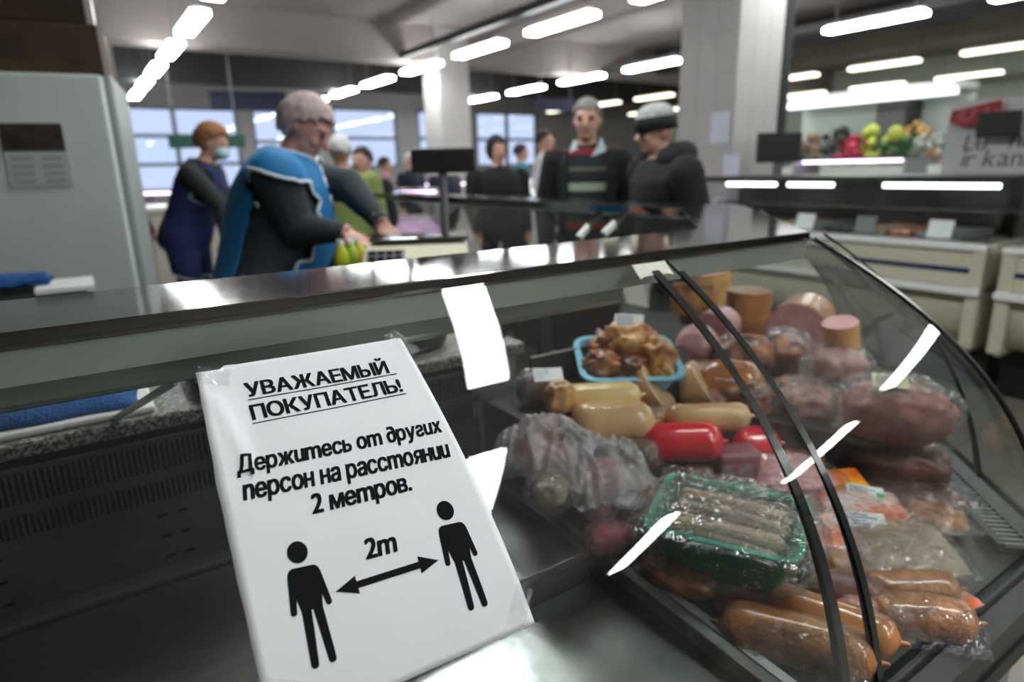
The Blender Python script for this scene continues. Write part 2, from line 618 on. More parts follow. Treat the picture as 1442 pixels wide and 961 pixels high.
# beams
sbox('trim_1', (X0, X1, 10.9, 11.5, 3.18, ZC), BEAMM)
sbox('trim_2', (X0, X1, 3.4, 3.9, 3.35, ZC), BEAMM)
sbox('trim_3', (X0, X1, 14.6, 14.9, 3.1, ZC), DARKM)
sbox('trim_4', (6.9, 7.15, Y0, 11.0, 3.45, ZC), BEAMM)
sbox('trim_5', (11.2, 11.5, Y0, 11.0, 3.3, ZC), DARKM)
# dark duct runs
sbox('trim_6', (5.05, 5.17, 5.0, 11.0, 3.2, 3.3), DARKM)
sbox('trim_7', (9.6, 9.75, Y0, 11.0, 3.2, 3.32), DARKM)

PILLARM = mat('white pillar tiles', (0.46, 0.435, 0.43), 0.45, var=0.04, vscale=3)
NOTE = mat('bluish notice paper', (0.62, 0.63, 0.78), 0.7)


def pillar(x, y, wd, label, notes=False, duct=False):
    r = thing('pillar', label, 'pillar', (x, y, 0))
    hw = wd / 2
    MB().box(x - hw + 0.006, x + hw - 0.006, y - hw + 0.006, y + hw - 0.006, 0, ZC).build('core', mat('pillar grout', (0.45, 0.43, 0.43), 0.8), r)
    if notes:
        # tiles on the two faces that look at the camera
        n, h = 3, 0.30
        tw = wd / n
        for face in range(2):
            for k in range(n):
                for q in range(int(ZC / h)):
                    z0, z1 = q * h + 0.002, (q + 1) * h - 0.002
                    if face == 0:
                        MB().box(x - hw + k * tw + 0.002, x - hw + (k + 1) * tw - 0.002, y - hw, y - hw + 0.01, z0, z1).build('tile', PILLARM, r)
                    else:
                        MB().box(x - hw, x - hw + 0.01, y - hw + k * tw + 0.002, y - hw + (k + 1) * tw - 0.002, z0, z1).build('tile', PILLARM, r)
    else:
        MB().box(x - hw, x + hw, y - hw, y + hw, 0.0, ZC).build('cladding', PILLARM, r)
    if duct:
        MB().box(x + hw - 0.02, x + hw + 0.07, y - hw - 0.03, y - hw + 0.05, 0.8, ZC).build('cable_duct', DARKM, r)
    return r


# ================================================================== CEILING LIGHTS
ROWS = [(1.45, 'leftmost'), (5.3, 'second'), (8.85, 'third'), (12.9, 'fourth'), (16.4, 'rightmost')]
ORD = ['nearest', 'second nearest', 'third nearest', 'fourth nearest', 'fifth nearest', 'sixth nearest', 'seventh nearest', 'eighth nearest', 'ninth nearest', 'tenth nearest', 'eleventh nearest', 'farthest']


def light_meshes(zc):
    hb = MB().box(-0.06, 0.06, -0.61, 0.61, 0.055, 0.085)
    db = MB().box(-0.095, 0.095, -0.62, 0.62, 0.0, 0.055)
    return hb, db


_hb, _db = light_meshes(3.0)
me_h = bpy.data.meshes.new('light_housing'); me_h.from_pydata(_hb.v, [], _hb.f); me_h.materials.append(WHITEP)
me_d = bpy.data.meshes.new('light_diffuser'); me_d.from_pydata(_db.v, [], _db.f); me_d.materials.append(LIGHT_ON)
me_d2 = bpy.data.meshes.new('light_diffuser_dim'); me_d2.from_pydata(_db.v, [], _db.f); me_d2.materials.append(LIGHT_DIM)
_rb = MB().tube([(0, -0.5, 0.07), (0, -0.5, ZC - 3.0)], 0.006, 6)
me_r = bpy.data.meshes.new('light_rod'); me_r.from_pydata(_rb.v, [], _rb.f); me_r.materials.append(GREYP)
_rb2 = MB().tube([(0, 0.5, 0.07), (0, 0.5, ZC - 3.0)], 0.006, 6)
me_r2 = bpy.data.meshes.new('light_rod_b'); me_r2.from_pydata(_rb2.v, [], _rb2.f); me_r2.materials.append(GREYP)
for row_x, rname in ROWS + [(3.77, 'short near')]:
    seen = 0
    for k in range(-4, 9):
        yc = 0.97 + 1.935 * k
        rx = 6.1 if row_x == 5.3 and yc < 1.5 else row_x
        if rname == 'short near':
            yc -= 0.47
            if not -4.2 < yc < -2.5:
                continue
        if yc > 16.9 or yc < -5.9 or (rx > 8 and yc < 2.5) or (rx == 6.1 and yc < -3.5):
            continue
        px = RM.T @ (np.array([rx, yc, 3.0]) - CAMP)
        vis = px[2] > 0.3 and abs(px[0] / px[2]) < 0.86 and abs(px[1] / px[2]) < 0.56
        if vis:
            lab = '%s lit ceiling light of the %s row of fluorescents' % (ORD[min(seen, 11)], rname)
            seen += 1
        else:
            lab = ('lone fluorescent ceiling light mirrored as a streak on the glass left of the green tray' if rname == 'short near' else
                   'fluorescent ceiling light of the %s row, seen only as a reflection' % rname)
        r = thing('ceiling_light', lab, 'light', (rx, yc, 3.0), 0, 'fluorescent ceiling lights', local=True)
        for nm, me in (('housing', me_h), ('diffuser', me_d2 if rx > 12 else me_d), ('hanging_rod', me_r), ('hanging_rod', me_r2)):
            o = bpy.data.objects.new(nm, me); COL.objects.link(o); o.parent = r

# ================================================================== DISPLAY COUNTER
DECK_S = 0.12


def zdeck(d):
    return 0.658 + (d + 0.38) * DECK_S


def ztop(x, y):
    d = max(-0.4, min(BD, inward(x, y)))
    if x < 1.9 and d > 0.20:
        return 0.862
    if x < 1.9 and d > 0.05:
        return 0.800
    d2 = (-(x - K1[0]) + (y - K1[1])) * c45
    if -0.20 < d2 < 0.06 and y - FY > d2 and K2[0] - x > d2 - 0.02 and x > 1.3:
        return 0.790
    return zdeck(d)


LOWER = mat('grey counter base', (0.30, 0.30, 0.29), 0.5)
BD = 0.37        # back wall of the case, measured from the steel edge


def case(label, i0, i1, glass_cuts, loc, lower=True):
    r = thing('display_case', label, 'display case', loc)
    swept('top_rail', [(0, 1.183), (0.0, 1.199), (0.002, 1.2005), (0.203, 1.2005), (0.205, 1.199), (0.205, 1.172), (0.2, 1.172), (0.2, 1.183)], i0, i1, STEEL, r)
    swept('glass_holder', rect(0.004, 0.052, 1.148, 1.183), i0, i1, ALU, r)
    for a, b in glass_cuts:
        swept('glass_panel', glass_profile(), a, b, GLASS, r, smooth=True, capm=EDGE, sub=1)
    swept('front_rail', [(-0.455, 0.585), (-0.40, 0.585), (-0.40, 0.652), (-0.412, 0.656), (-0.425, 0.645), (-0.43, 0.66), (-0.455, 0.64)], i0, i1, STEEL_DARK, r)
    swept('bumper_strip', rect(-0.46, -0.43, 0.55, 0.583), i0, i1, BLACK, r)
    if lower:
        swept('lower_body', [(-0.40, 0.12), (0.36, 0.12), (0.36, 0.63), (-0.40, 0.60)], i0, i1, LOWER, r)
    return r


caseA = case('long empty end of the curved glass counter with the paper notice', 0, 1, [(0, 1)], (-0.25, FY, 0))
# smooth shading on glass
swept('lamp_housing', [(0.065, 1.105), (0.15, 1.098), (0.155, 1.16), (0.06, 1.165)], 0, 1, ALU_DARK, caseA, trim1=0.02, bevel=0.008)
xa0, xa1 = -1.25, 0.638
db = MB().box(xa0, xa1, 0.735, 1.098, 0.688, 0.700)
db.build('back_deck_plate', STEEL_DECK, caseA, bevel=0.002)
MB().box(xa0, xa1, 0.722, 0.735, 0.655, 0.697).build('deck_step', STEEL_DARK, caseA)
MB().box(xa0, xa1, 0.335, 0.722, 0.640, 0.655).build('front_deck_plate', STEEL_DECK, caseA, bevel=0.002)
MB().box(xa0, xa1, 1.06, 1.098, 0.700, 0.712).build('rear_ledge', STEEL_DARK, caseA, bevel=0.004)
# back panel with two rows of slots and groups of black discs for oval holes
yb = 1.098
bp = MB()
bx1 = 0.64
bands = [(0.66, 0.828), (0.862, 0.880), (0.927, 0.935)]
for z0, z1 in bands:
    bp.box(xa0, bx1, yb, yb + 0.002, z0, z1)
pitch = 0.0078
for z0, z1 in ((0.828, 0.862), (0.880, 0.927)):
    n = int((bx1 - xa0) / pitch)
    for k in range(n):
        x = xa0 + k * pitch
        bp.box(x, x + 0.0032, yb, yb + 0.002, z0, z1)
bpo = bp.build('vented_back_panel', STEEL_DARK, caseA)
MB().box(xa0, bx1, yb + 0.03, yb + 0.04, 0.66, 0.935).build('slot_shade_backing', BLACKM, caseA)  # black sheet added to stand for the shade behind the slots
for gx in (-0.69, -0.45, -0.21, 0.035, 0.28, 0.52):
    for q in range(2):
        for zz in (0.802, 0.764, 0.727):
            x = gx + q * 0.028 + (0.80 - zz) * 0.03
            poly = []
            for t in range(16):
                a = 2 * math.pi * t / 16
                cx_ = 0.005 if math.cos(a) >= 0 else -0.005
                poly.append((x + cx_ + 0.0032 * math.cos(a), zz + 0.0032 * math.sin(a)))
            v = [(p[0], yb - 0.0006, p[1]) for p in poly] + [(p[0], yb + 0.001, p[1]) for p in poly]
            f = [tuple(range(16))] + [(i, 16 + i, 16 + (i + 1) % 16, (i + 1) % 16) for i in range(16)]
            link('hole_shade_disc', v, f, BLACKM, caseA)  # flat disc, the dark of a hole put into its colour
# support struts from the rail to the worktop
MB().bar(PY(246, 538, 0.93), PZ(163, 590, 0.960), 0.005, 0.010).build('glass_strut', mat('pale glass edge', (0.55, 0.62, 0.58), 0.2), caseA)
MB().bar((0.69, 0.93, 1.12), (0.69, 1.16, 0.957), 0.012, 0.03).build('support_strut', CHROME, caseA)

caseB = case('corner end of the curved glass counter heaped with meat and sausages', 1, 4, [(1, 2), (2, 3), (3, 4)], (1.2, 0.9, 0))
# sloping display deck and back wall
V, Fs, _ = sweep([(-0.40, zdeck(-0.40) - 0.012), (BD, zdeck(BD) - 0.012), (BD, zdeck(BD)), (-0.40, zdeck(-0.40))], 1, 4)
V = [(x - 0.13 if x < JX + 0.01 and y < 1.3 else x, y, z) for x, y, z in V]
link('display_deck', V, Fs, STEEL_DARK, caseB)
swept('back_wall', rect(BD, BD + 0.012, 0.66, 0.93), 1, 4, STEEL_DARK, caseB)
for d0, d1, zt in ((0.05, 0.20, 0.800), (0.20, BD, 0.862)):
    V, Fs, _ = sweep(rect(d0, d1, 0.70, zt), 1, 3)
    V = [(x - 0.13 if x < JX + 0.01 and y < 1.3 else x, y, z) for x, y, z in V]
    link('display_step', V, Fs, STEEL_DARK, caseB)
V, Fs, _ = sweep(rect(-0.20, 0.05, 0.665, 0.790), 2, 3)
link('display_step', V, Fs, STEEL_DARK, caseB)
dv = MB()
dv.bar((0.645, 0.335, 0.672), (0.645, 1.09, 0.712), 0.022, 0.028)
dv.build('divider_rail', mat('worn divider steel', (0.20, 0.20, 0.195), 0.4, 0.7, var=0.4, vscale=25), caseB, bevel=0.004)
MB().bar((0.672, 0.345, 0.676), (0.672, 0.78, 0.700), 0.016, 0.004).build('price_rail', mat('grey label rail', (0.42, 0.43, 0.46), 0.45, 0.3, var=0.2, vscale=40), caseB)
# vent grille along the angled front
c45 = math.sqrt(0.5)
A = path_off(2, -0.335); B = path_off(3, -0.335)
gdir = (B - A).normalized(); A = A - gdir * 0.088; gn = Vector((gdir.y, -gdir.x))
zv = 0.674
gr = MB()
for off in (-0.026, 0.026):
    a = A + gn * off; b = B + gn * off
    gr.bar((a.x, a.y, zv), (b.x, b.y, zv), 0.012, 0.012)
gro = gr.build('vent_frame', STEEL_DARK, caseB)
MB().bar((A.x, A.y, 0.664), (B.x, B.y, 0.664), 0.062, 0.004).build('vent_shade_plate', BLACKM, caseB)  # black plate added to darken the gaps between the slats
nsl = 80
for k in range(nsl):
    p = A.lerp(B, (k + 0.5) / nsl)
    a = p + gn * -0.022; b = p + gn * 0.022
    MB().bar((a.x, a.y, zv), (b.x, b.y, zv), 0.0048, 0.008).build('vent_slat', mat('grey vent slat', (0.30, 0.31, 0.31), 0.4), caseB)
swept('front_channel', rect(-0.40, -0.368, 0.655, 0.672), 2, 3, STEEL_DARK, caseB)


def strut_on(u0, inset, facet, name='glass_strut', wd=0.016, th=0.009, m_=CHROME, parent=None, z0=0.66, z1=1.165):
    """curved bar following the glass; facet 0 = front, 1 = angled, 2 = side"""
    base = [(0.0, FY), K1, K2][facet]
    ang = [0, math.pi / 4, math.pi / 2][facet]
    ux, uy = math.cos(ang), math.sin(ang); nx, ny = math.sin(ang), -math.cos(ang)
    mb = MB(); n = 30; rows = []
    for k in range(n + 1):
        z = z0 + (z1 - z0) * k / n
        w_ = FY - gy(z); dy = (gy(z + 1e-3) - gy(z - 1e-3)) / 2e-3
        nn = Vector((1.0, dy)).normalized()          # outward (w, z)
        row = []
        for su, sn in ((-1, 0), (1, 0), (1, 1), (-1, 1)):
            ww = w_ - nn.x * (inset + sn * th); zz = z + nn.y * (inset + sn * th)
            u = u0 + su * wd / 2
            row.append((base[0] + ux * u + nx * ww, base[1] + uy * u + ny * ww, zz))
        rows.append(row)
    v = [p for r in rows for p in r]; f = []
    for k in range(n):
        for q in range(4):
            f.append((k * 4 + q, k * 4 + (q + 1) % 4, (k + 1) * 4 + (q + 1) % 4, (k + 1) * 4 + q))
    f += [(3, 2, 1, 0), (n * 4, n * 4 + 1, n * 4 + 2, n * 4 + 3)]
    o = link(name, v, f, m_, parent)
    b = o.modifiers.new('bevel', 'BEVEL'); b.width = 0.003; b.segments = 2; b.limit_method = 'ANGLE'
    return o


GASKET = mat('black glass gasket', (0.015, 0.02, 0.018), 0.2, spec=0.7)
strut_on(JX, -0.003, 0, 'glass_joint_strip', 0.013, 0.011, GASKET, caseB)
strut_on(0.722, 0.010, 0, 'curved_strut', 0.016, 0.012, CHROME, caseA, z1=1.16)
strut_on(0.0, 0.032, 1, 'curved_strut', 0.010, 0.010, CHROME, caseB, z0=0.69)
strut_on(0.70, 0.03, 1, 'curved_strut', 0.010, 0.010, mat('mid grey strut', (0.3, 0.31, 0.3), 0.3, 0.6), caseB)
# knob at the foot of the angled strut
kp = PZ(1373, 712, 0.675)
MB().ellipsoid((kp[0], kp[1], 0.682), (0.013, 0.013, 0.011)).build('strut_foot', BLACK, caseB, smooth=True)
# dark edge where the front glass meets the angled glass
mb = MB(); pts = []
for z in GZ:
    dd = gy(z) - FY; p = path_off(2, dd - 0.001); pts.append((p.x, p.y, z))
mb.tube(pts, 0.0045, 8).build('mitre_edge_strip', GASKET, caseB)
# yellowed sticker on the glass corner
st = MB()
for k in range(7):
    for q in range(4):
        pass
sv = []; sf = []
for k in range(8):
    for q in range(5):
        u = 0.700 + 0.072 * k / 7; s = 0.004 + 0.030 * q / 4 + (0.004 if k in (0, 7) and q == 4 else 0)
        sv.append(onglass(u - 0.03 * q / 4 * 0.3, s, 0.0012))
for k in range(7):
    for q in range(4):
        a = k * 5 + q; sf.append((a, a + 1, a + 6, a + 5))
so = link('worn_sticker', sv, sf, mat('yellowed sticker', (0.60, 0.60, 0.50), 0.6, var=0.15, vscale=60), caseA)
so.modifiers.new('s', 'SOLIDIFY').thickness = 0.0006

caseC = case('far side wing of the glass counter with customers behind it', 4, 5, [(4, 5)], (1.9, 3.0, 0))
swept('display_deck', [(-0.40, 0.64), (BD, 0.73), (BD, 0.742), (-0.40, 0.655)], 4, 5, STEEL_DARK, caseC)
for yy in (0.55, 1.25, 2.1):
    strut_on(yy, 0.012, 2, 'curved_strut', 0.014, 0.012, CHROME, caseC)
for (a, b) in (((888, 293), (850, 330)), ((846, 299), (815, 335))):
    pa = PX(*a, 1.70); pb = PX(*b, 1.55)
    MB().bar(pa, pb, 0.018, 0.02).build('back_door_edge', mat('glass door edge painted lit', (0.80, 0.83, 0.80), 0.25), caseC)  # pale colour stands in for light caught along the glass edges

# ------------------------------------------------------------------ the paper notice
sign = thing('paper_notice', 'white paper notice in Cyrillic with two figures two metres apart, taped to glass', 'notice', tuple(onglass(0.18, 0.40, 0.002)))
TLc, TRc, BRc, BLc = (0.0695, 0.068), (0.2835, 0.0712), (0.2946, 0.4063), (0.0565, 0.399)


def paper_uv(a, b):
    x = (TLc[0] * (1 - a) + TRc[0] * a) * (1 - b) + (BLc[0] * (1 - a) + BRc[0] * a) * b
    s = (TLc[1] * (1 - a) + TRc[1] * a) * (1 - b) + (BLc[1] * (1 - a) + BRc[1] * a) * b
    return x, s


pv = []; pf = []
NA, NB = 40, 60


def paper_lift(a, b):
    h = 0.0016 + 0.0007 * noise.noise(Vector((a * 4, b * 5, 1.3)))
    # loose left edge and a raised crease near the upper left corner
    h += 0.006 * max(0, 0.16 - a) / 0.16 * math.exp(-((b - 0.22) / 0.16) ** 2)
    ln = (a - 0.05) - 0.28 * (b - 0.12)
    h += 0.0022 * math.exp(-(ln / 0.022) ** 2) * (1 if 0.1 < b < 0.38 else 0)
    return h


for i in range(NA + 1):
    for j in range(NB + 1):
        a, b = i / NA, j / NB
        x, s = paper_uv(a, b)
        if j == 0:
            s += 0.0028 * (1 if a < 0.12 else 0) - (0.001 if 0.10 < a < 0.16 else 0)
        if i == 0:
            x += 0.0016 * noise.noise(Vector((0, b * 9, 3))) - 0.003 * math.sin(math.pi * b)
        pv.append(onglass(x, s, paper_lift(a, b)))
for i in range(NA):
    for j in range(NB):
        k = i * (NB + 1) + j
        pf.append((k, k + 1, k + NB + 2, k + NB + 1))
po = link('paper_sheet', pv, pf, PAPER, sign, smooth=True)
sd = po.modifiers.new('s', 'SOLIDIFY'); sd.thickness = 0.0003; sd.offset = -1
OFFP = 0.0034


def inv_lift(x, s):
    b = min(max((s - 0.069) / 0.334, 0), 1)
    xl = TLc[0] * (1 - b) + BLc[0] * b; xr = TRc[0] * (1 - b) + BRc[0] * b
    a = min(max((x - xl) / (xr - xl), 0), 1)
    return paper_lift(a, b) + 0.0004


def print_on(name, pts2, faces):
    from mathutils.geometry import tessellate_polygon
    tris = []
    for q in faces:
        loop = [Vector((pts2[i][0], pts2[i][1], 0)) for i in q]
        if len(q) == 3:
            tris.append(tuple((p.x, p.y) for p in loop)); continue
        for t in tessellate_polygon([loop]):
            tris.append(tuple((loop[i].x, loop[i].y) for i in t))
    v = []; f = []
    while tris:
        a, b, c = tris.pop()
        e = [math.dist(a, b), math.dist(b, c), math.dist(c, a)]
        k = max(range(3), key=lambda i: e[i])
        if e[k] > 0.005:
            if k == 1:
                a, b, c = b, c, a
            elif k == 2:
                a, b, c = c, a, b
            m_ = ((a[0] + b[0]) / 2, (a[1] + b[1]) / 2)
            tris += [(a, m_, c), (m_, b, c)]
            continue
        n = len(v)
        v += [onglass(x, s, inv_lift(x, s)) for x, s in (a, b, c)]
        f.append((n, n + 1, n + 2))
    return link(name, v, f, INK, sign)


def write(s, p0, p1, cap, italic=False, off=0.022, gap=0.09, shear=0.0, space=0.27):
    """p0, p1: (x, s) of the baseline ends"""
    V, Fc, wd = text_mesh(s, italic, off, gap, shear, space)
    k = 1.0 / wd; h = cap / 0.728
    sl = (p1[1] - p0[1]) / (p1[0] - p0[0])
    P2 = []
    for x, y in V:
        u = p0[0] + (p1[0] - p0[0]) * x * k; ss = p0[1] + (p1[1] - p0[1]) * x * k
        P2.append((u + y * h * sl, ss - y * h))
    return print_on('printed_line', P2, Fc)


write('УВАЖАЕМЫЙ', (0.1075, 0.1115), (0.2515, 0.1172), 0.0170, off=0.034, gap=0.10)
write('ПОКУПАТЕЛЬ!', (0.1058, 0.1388), (0.2555, 0.1440), 0.0170, off=0.034, gap=0.10)
write('Держитесь от других', (0.0800, 0.1905), (0.2770, 0.2018), 0.0170, italic=True, off=0.036, gap=0.085, shear=0.16)
write('персон на расстоянии', (0.0790, 0.2158), (0.2740, 0.2305), 0.0185, italic=True, off=0.036, gap=0.085, shear=0.16)
write('2 метров.', (0.1300, 0.2455), (0.2225, 0.2517), 0.0180, italic=True, off=0.036, gap=0.085, shear=0.16)
write('2т', (0.1615, 0.2990), (0.1895, 0.3012), 0.0175, italic=True, off=0.036, gap=0.085, shear=0.16)


def strip(a, b, wd, n=16):
    P2 = []; Fc = []
    dx, dy = b[0] - a[0], b[1] - a[1]; L = math.hypot(dx, dy); nx, ny = -dy / L * wd / 2, dx / L * wd / 2
    for k in range(n + 1):
        t = k / n; x, y = a[0] + dx * t, a[1] + dy * t
        P2 += [(x + nx, y + ny), (x - nx, y - ny)]
    for k in range(n):
        Fc.append((2 * k, 2 * k + 1, 2 * k + 3, 2 * k + 2))
    return P2, Fc


print_on('underline', *strip((0.1070, 0.1152), (0.2590, 0.1205), 0.0011))
print_on('underline', *strip((0.1042, 0.1428), (0.2585, 0.1478), 0.0011))


def merge(shapes):
    P2 = []; Fc = []
    for p, f in shapes:
        k = len(P2); P2 += list(p); Fc += [tuple(i + k for i in q) for q in f]
    return P2, Fc


def disc(c, rx, ry, n=36):
    return [(c[0] + rx * math.cos(2 * math.pi * k / n), c[1] + ry * math.sin(2 * math.pi * k / n)) for k in range(n)], [tuple(range(n))]


def limb(a, b, wa, wb, n=10):
    """tapered limb with rounded ends in sheet coordinates"""
    dx, dy = b[0] - a[0], b[1] - a[1]; L = math.hypot(dx, dy); ang = math.atan2(dy, dx)
    P2 = []
    for k in range(n + 1):
        t = ang + math.pi / 2 + math.pi * k / n
        P2.append((a[0] + wa / 2 * math.cos(t), a[1] + wa / 2 * math.sin(t)))
    for k in range(n + 1):
        t = ang - math.pi / 2 + math.pi * k / n
        P2.append((b[0] + wb / 2 * math.cos(t), b[1] + wb / 2 * math.sin(t)))
    return P2, [tuple(range(len(P2)))]


def figure(hc, hr, k, sh, sx, hl, hrr, fl, frr):
    """standing figure: head, shoulders, two arms, two legs"""
    shapes = [disc(hc, hr, hr * 1.12)]
    tl, tr = sh
    w_ = sx
    sy = (tl[1] + tr[1]) / 2
    # torso with rounded shoulders
    mid = ((tl[0] + tr[0]) / 2, sy)
    hipc = ((fl[0] + frr[0]) / 2 * 0.35 + mid[0] * 0.65, mid[1] + k * 0.034)
    tor = []
    r = 0.0055 * k
    for t in range(9):
        a = math.pi + math.pi / 2 * t / 8
        tor.append((tl[0] + r + r * math.cos(a), tl[1] + r + r * math.sin(a) * 1.2))
    for t in range(9):
        a = -math.pi / 2 + math.pi / 2 * t / 8
        tor.append((tr[0] - r + r * math.cos(a), tr[1] + r + r * math.sin(a) * 1.2))
    tor += [(hipc[0] + 0.0085 * k, hipc[1] + 0.001), (hipc[0] - 0.0085 * k, hipc[1])]
    shapes.append((tor, [tuple(range(len(tor)))]))
    aw = 0.0056 * k
    shapes.append(limb((tl[0] + aw * 0.5, tl[1] + 0.006), hl, aw * 1.1, aw * 0.9))
    shapes.append(limb((tr[0] - aw * 0.5, tr[1] + 0.006), hrr, aw * 1.1, aw * 0.9))
    shapes.append(limb((hipc[0] - 0.0046 * k, hipc[1]), fl, 0.0078 * k, 0.0062 * k))
    shapes.append(limb((hipc[0] + 0.0046 * k, hipc[1]), frr, 0.0078 * k, 0.0062 * k))
    return merge(shapes)


print_on('printed_figure', *figure((0.1083, 0.2735), 0.0084, 1.0, ((0.0952, 0.2865), (0.1216, 0.2885)), 0, (0.0930, 0.3195), (0.1215, 0.3205), (0.0985, 0.3620), (0.1125, 0.3628)))
print_on('printed_figure', *figure((0.2472, 0.2808), 0.0085, 1.0, ((0.2328, 0.2945), (0.2606, 0.2965)), 0, (0.2312, 0.3272), (0.2600, 0.3278), (0.2385, 0.3700), (0.2522, 0.3718)))
ar = [(0.1286, 0.3153), (0.1477, 0.3085), (0.1485, 0.3137), (0.2047, 0.3168), (0.2058, 0.3117), (0.2238, 0.3216), (0.2044, 0.3272), (0.2043, 0.3222), (0.1480, 0.3192), (0.1474, 0.3239)]
sub = []; 
a1 = ([(0.1286, 0.3153), (0.1477, 0.3085), (0.1474, 0.3239)], [(0, 1, 2)])
a2 = ([(0.2238, 0.3216), (0.2044, 0.3272), (0.2058, 0.3117)], [(0, 1, 2)])
print_on('printed_arrow', *merge([a1, a2, strip((0.1470, 0.3163), (0.2055, 0.3195), 0.0060)]))
# tape pieces holding the sheet


def tape(c, ang, wd, ln, name='tape_piece'):
    v = []; f = []
    n = 6
    ca, sa = math.cos(ang), math.sin(ang)
    for i in range(n + 1):
        for j in (-1, 1):
            u, q = (i / n - 0.5) * ln, j * wd / 2
            x, s = c[0] + u * ca - q * sa, c[1] + u * sa + q * ca
            v.append(onglass(x, s, max(inv_lift(x, s), 0.0012) + 0.0006))
    for i in range(n):
        f.append((2 * i, 2 * i + 1, 2 * i + 3, 2 * i + 2))
    o = link(name, v, f, TAPE, sign)
    return o


tape((0.283, 0.079), 1.15, 0.016, 0.042)
tape((0.084, 0.080), 0.35, 0.022, 0.030)
tape((0.286, 0.386), -0.9, 0.018, 0.034)
tape((0.072, 0.372), 0.5, 0.018, 0.034)

# ------------------------------------------------------------------ granite worktop on the seller's side
wt = tag(MB().box(-1.3, 0.79, 1.142, 1.68, 0.927, 0.957).build('granite_worktop', GRANITE, bevel=0.006), 'speckled grey granite worktop behind the empty counter', 'worktop')
tag(MB().box(-1.28, 0.77, 1.15, 1.62, 0.10, 0.927).build('worktop_cabinet', LOWER), 'grey cabinet carrying the granite worktop behind the counter', 'cabinet')
# white board with a blue towel on it
bo = MB().box(-0.46, 0.055, 1.16, 1.52, 0.9575, 0.9690)
tag(bo.build('cutting_board', mat('white board', (0.74, 0.74, 0.72), 0.5), bevel=0.004), 'white cutting board under the blue towel on the granite worktop', 'cutting board')
TOWEL = mat('blue terry towel', (0.015, 0.11, 0.34), 0.95, var=0.35, vscale=30, bump=0.8, bscale=220)
tv = []; tf = []
nx, ny = 40, 24
for i in range(nx + 1):
    for j in range(ny + 1):
        x = -0.44 + 0.475 * i / nx; y = 1.175 + 0.31 * j / ny
        e = min(i / nx, 1 - i / nx, j / ny, 1 - j / ny)
        z = 0.9705 + 0.016 * min(1, e * 14) + 0.006 * noise.noise(Vector((x * 14, y * 14, 0)))
        tv.append((x + 0.01 * noise.noise(Vector((0, y * 12, 5))), y + 0.008 * noise.noise(Vector((x * 12, 0, 9))), z))
for i in range(nx):
    for j in range(ny):
        k = i * (ny + 1) + j; tf.append((k, k + 1, k + ny + 2, k + ny + 1))
to = link('towel', tv, tf, TOWEL, smooth=True)
to.modifiers.new('s', 'SOLIDIFY').thickness = 0.006
tag(to, 'folded blue terry towel lying on the white board', 'towel')
# dark tray with a crumpled white paper
tr = thing('black_tray', 'low black plastic tray with a white paper in it on the granite', 'tray', (0.26, 1.27, 0.9570))
MB().box(0.13, 0.42, 1.16, 1.40, 0.9572, 0.9650).build('tray_floor', BLACK, tr)
for b in ((0.13, 0.42, 1.16, 1.172, 0.9650, 0.9970), (0.13, 0.42, 1.388, 1.40, 0.9650, 0.9970), (0.13, 0.142, 1.172, 1.388, 0.9650, 0.9970), (0.408, 0.42, 1.172, 1.388, 0.9650, 0.9970)):
    MB().box(*b).build('tray_side', BLACK, tr, bevel=0.003)
pvv = []; pff = []
for i in range(13):
    for j in range(13):
        x = 0.20 + 0.17 * i / 12; y = 1.20 + 0.16 * j / 12
        pvv.append((x, y, 0.9840 + 0.012 * noise.noise(Vector((x * 20, y * 20, 2)))))
for i in range(12):
    for j in range(12):
        k = i * 13 + j; pff.append((k, k + 1, k + 14, k + 13))
cp = link('crumpled_paper', pvv, pff, PAPER, smooth=True); cp.modifiers.new('s', 'SOLIDIFY').thickness = 0.001
tag(cp, 'crumpled white paper lying in the black tray', 'paper')
# knife-block shaped dark slicer part seen past the notice
sl = thing('black_pan', 'shallow dark pan with a handle on the granite right of the notice', 'pan', (0.56, 1.28, 0.9570))
MB().tube([(0.56, 1.28, 0.9575), (0.56, 1.28, 0.9700), (0.56, 1.28, 0.9930)], [0.075, 0.092, 0.098], 28).build('pan_body', BLACK, sl, smooth=False)
MB().bar((0.50, 1.35, 1.0), (0.40, 1.46, 0.9970), 0.022, 0.014).build('pan_handle', BLACK, sl, bevel=0.004)

# ================================================================== MEAT IN THE CORNER CASE
def inward(x, y):
    return min(y - FY, (-(x - K1[0]) + (y - K1[1])) * c45, -(x - K2[0]))


def deckpos(px, py, h):
    d = _ray(px, py); d = d / np.linalg.norm(d); t = 0.35
    while t < 4:
        p = CAMP + d * t
        if p[2] <= ztop(p[0], p[1]) + h:
            return Vector(p)
        t += 0.002
    return Vector(p)


def depth_of(p):
    return float(np.dot(np.array(p) - CAMP, fwd))


IMG = math.atan2(right[1], right[0])      # heading that runs along the picture's horizontal


def place(name, label, cat, px, py, h, yaw=0.0, rx=0.0, ry=0.0, group=None):
    p = deckpos(px, py, h)
    o = thing(name, label, cat, p, 0, group, local=True)
    o.rotation_euler = (rx, ry, IMG + yaw)
    return o


def meat(name, c1, c2, rough=0.38, vs=18, bump=0.35, bs=45, coat=0.25, sss=0.1):
    c1 = tuple(min(0.88, c * 1.6) for c in c1); c2 = tuple(min(0.88, c * 1.45) for c in c2)
    return mat(name, c1, rough, var=0.5, col2=c2, vscale=vs, bump=bump, bscale=bs, coat=coat, sss=sss)


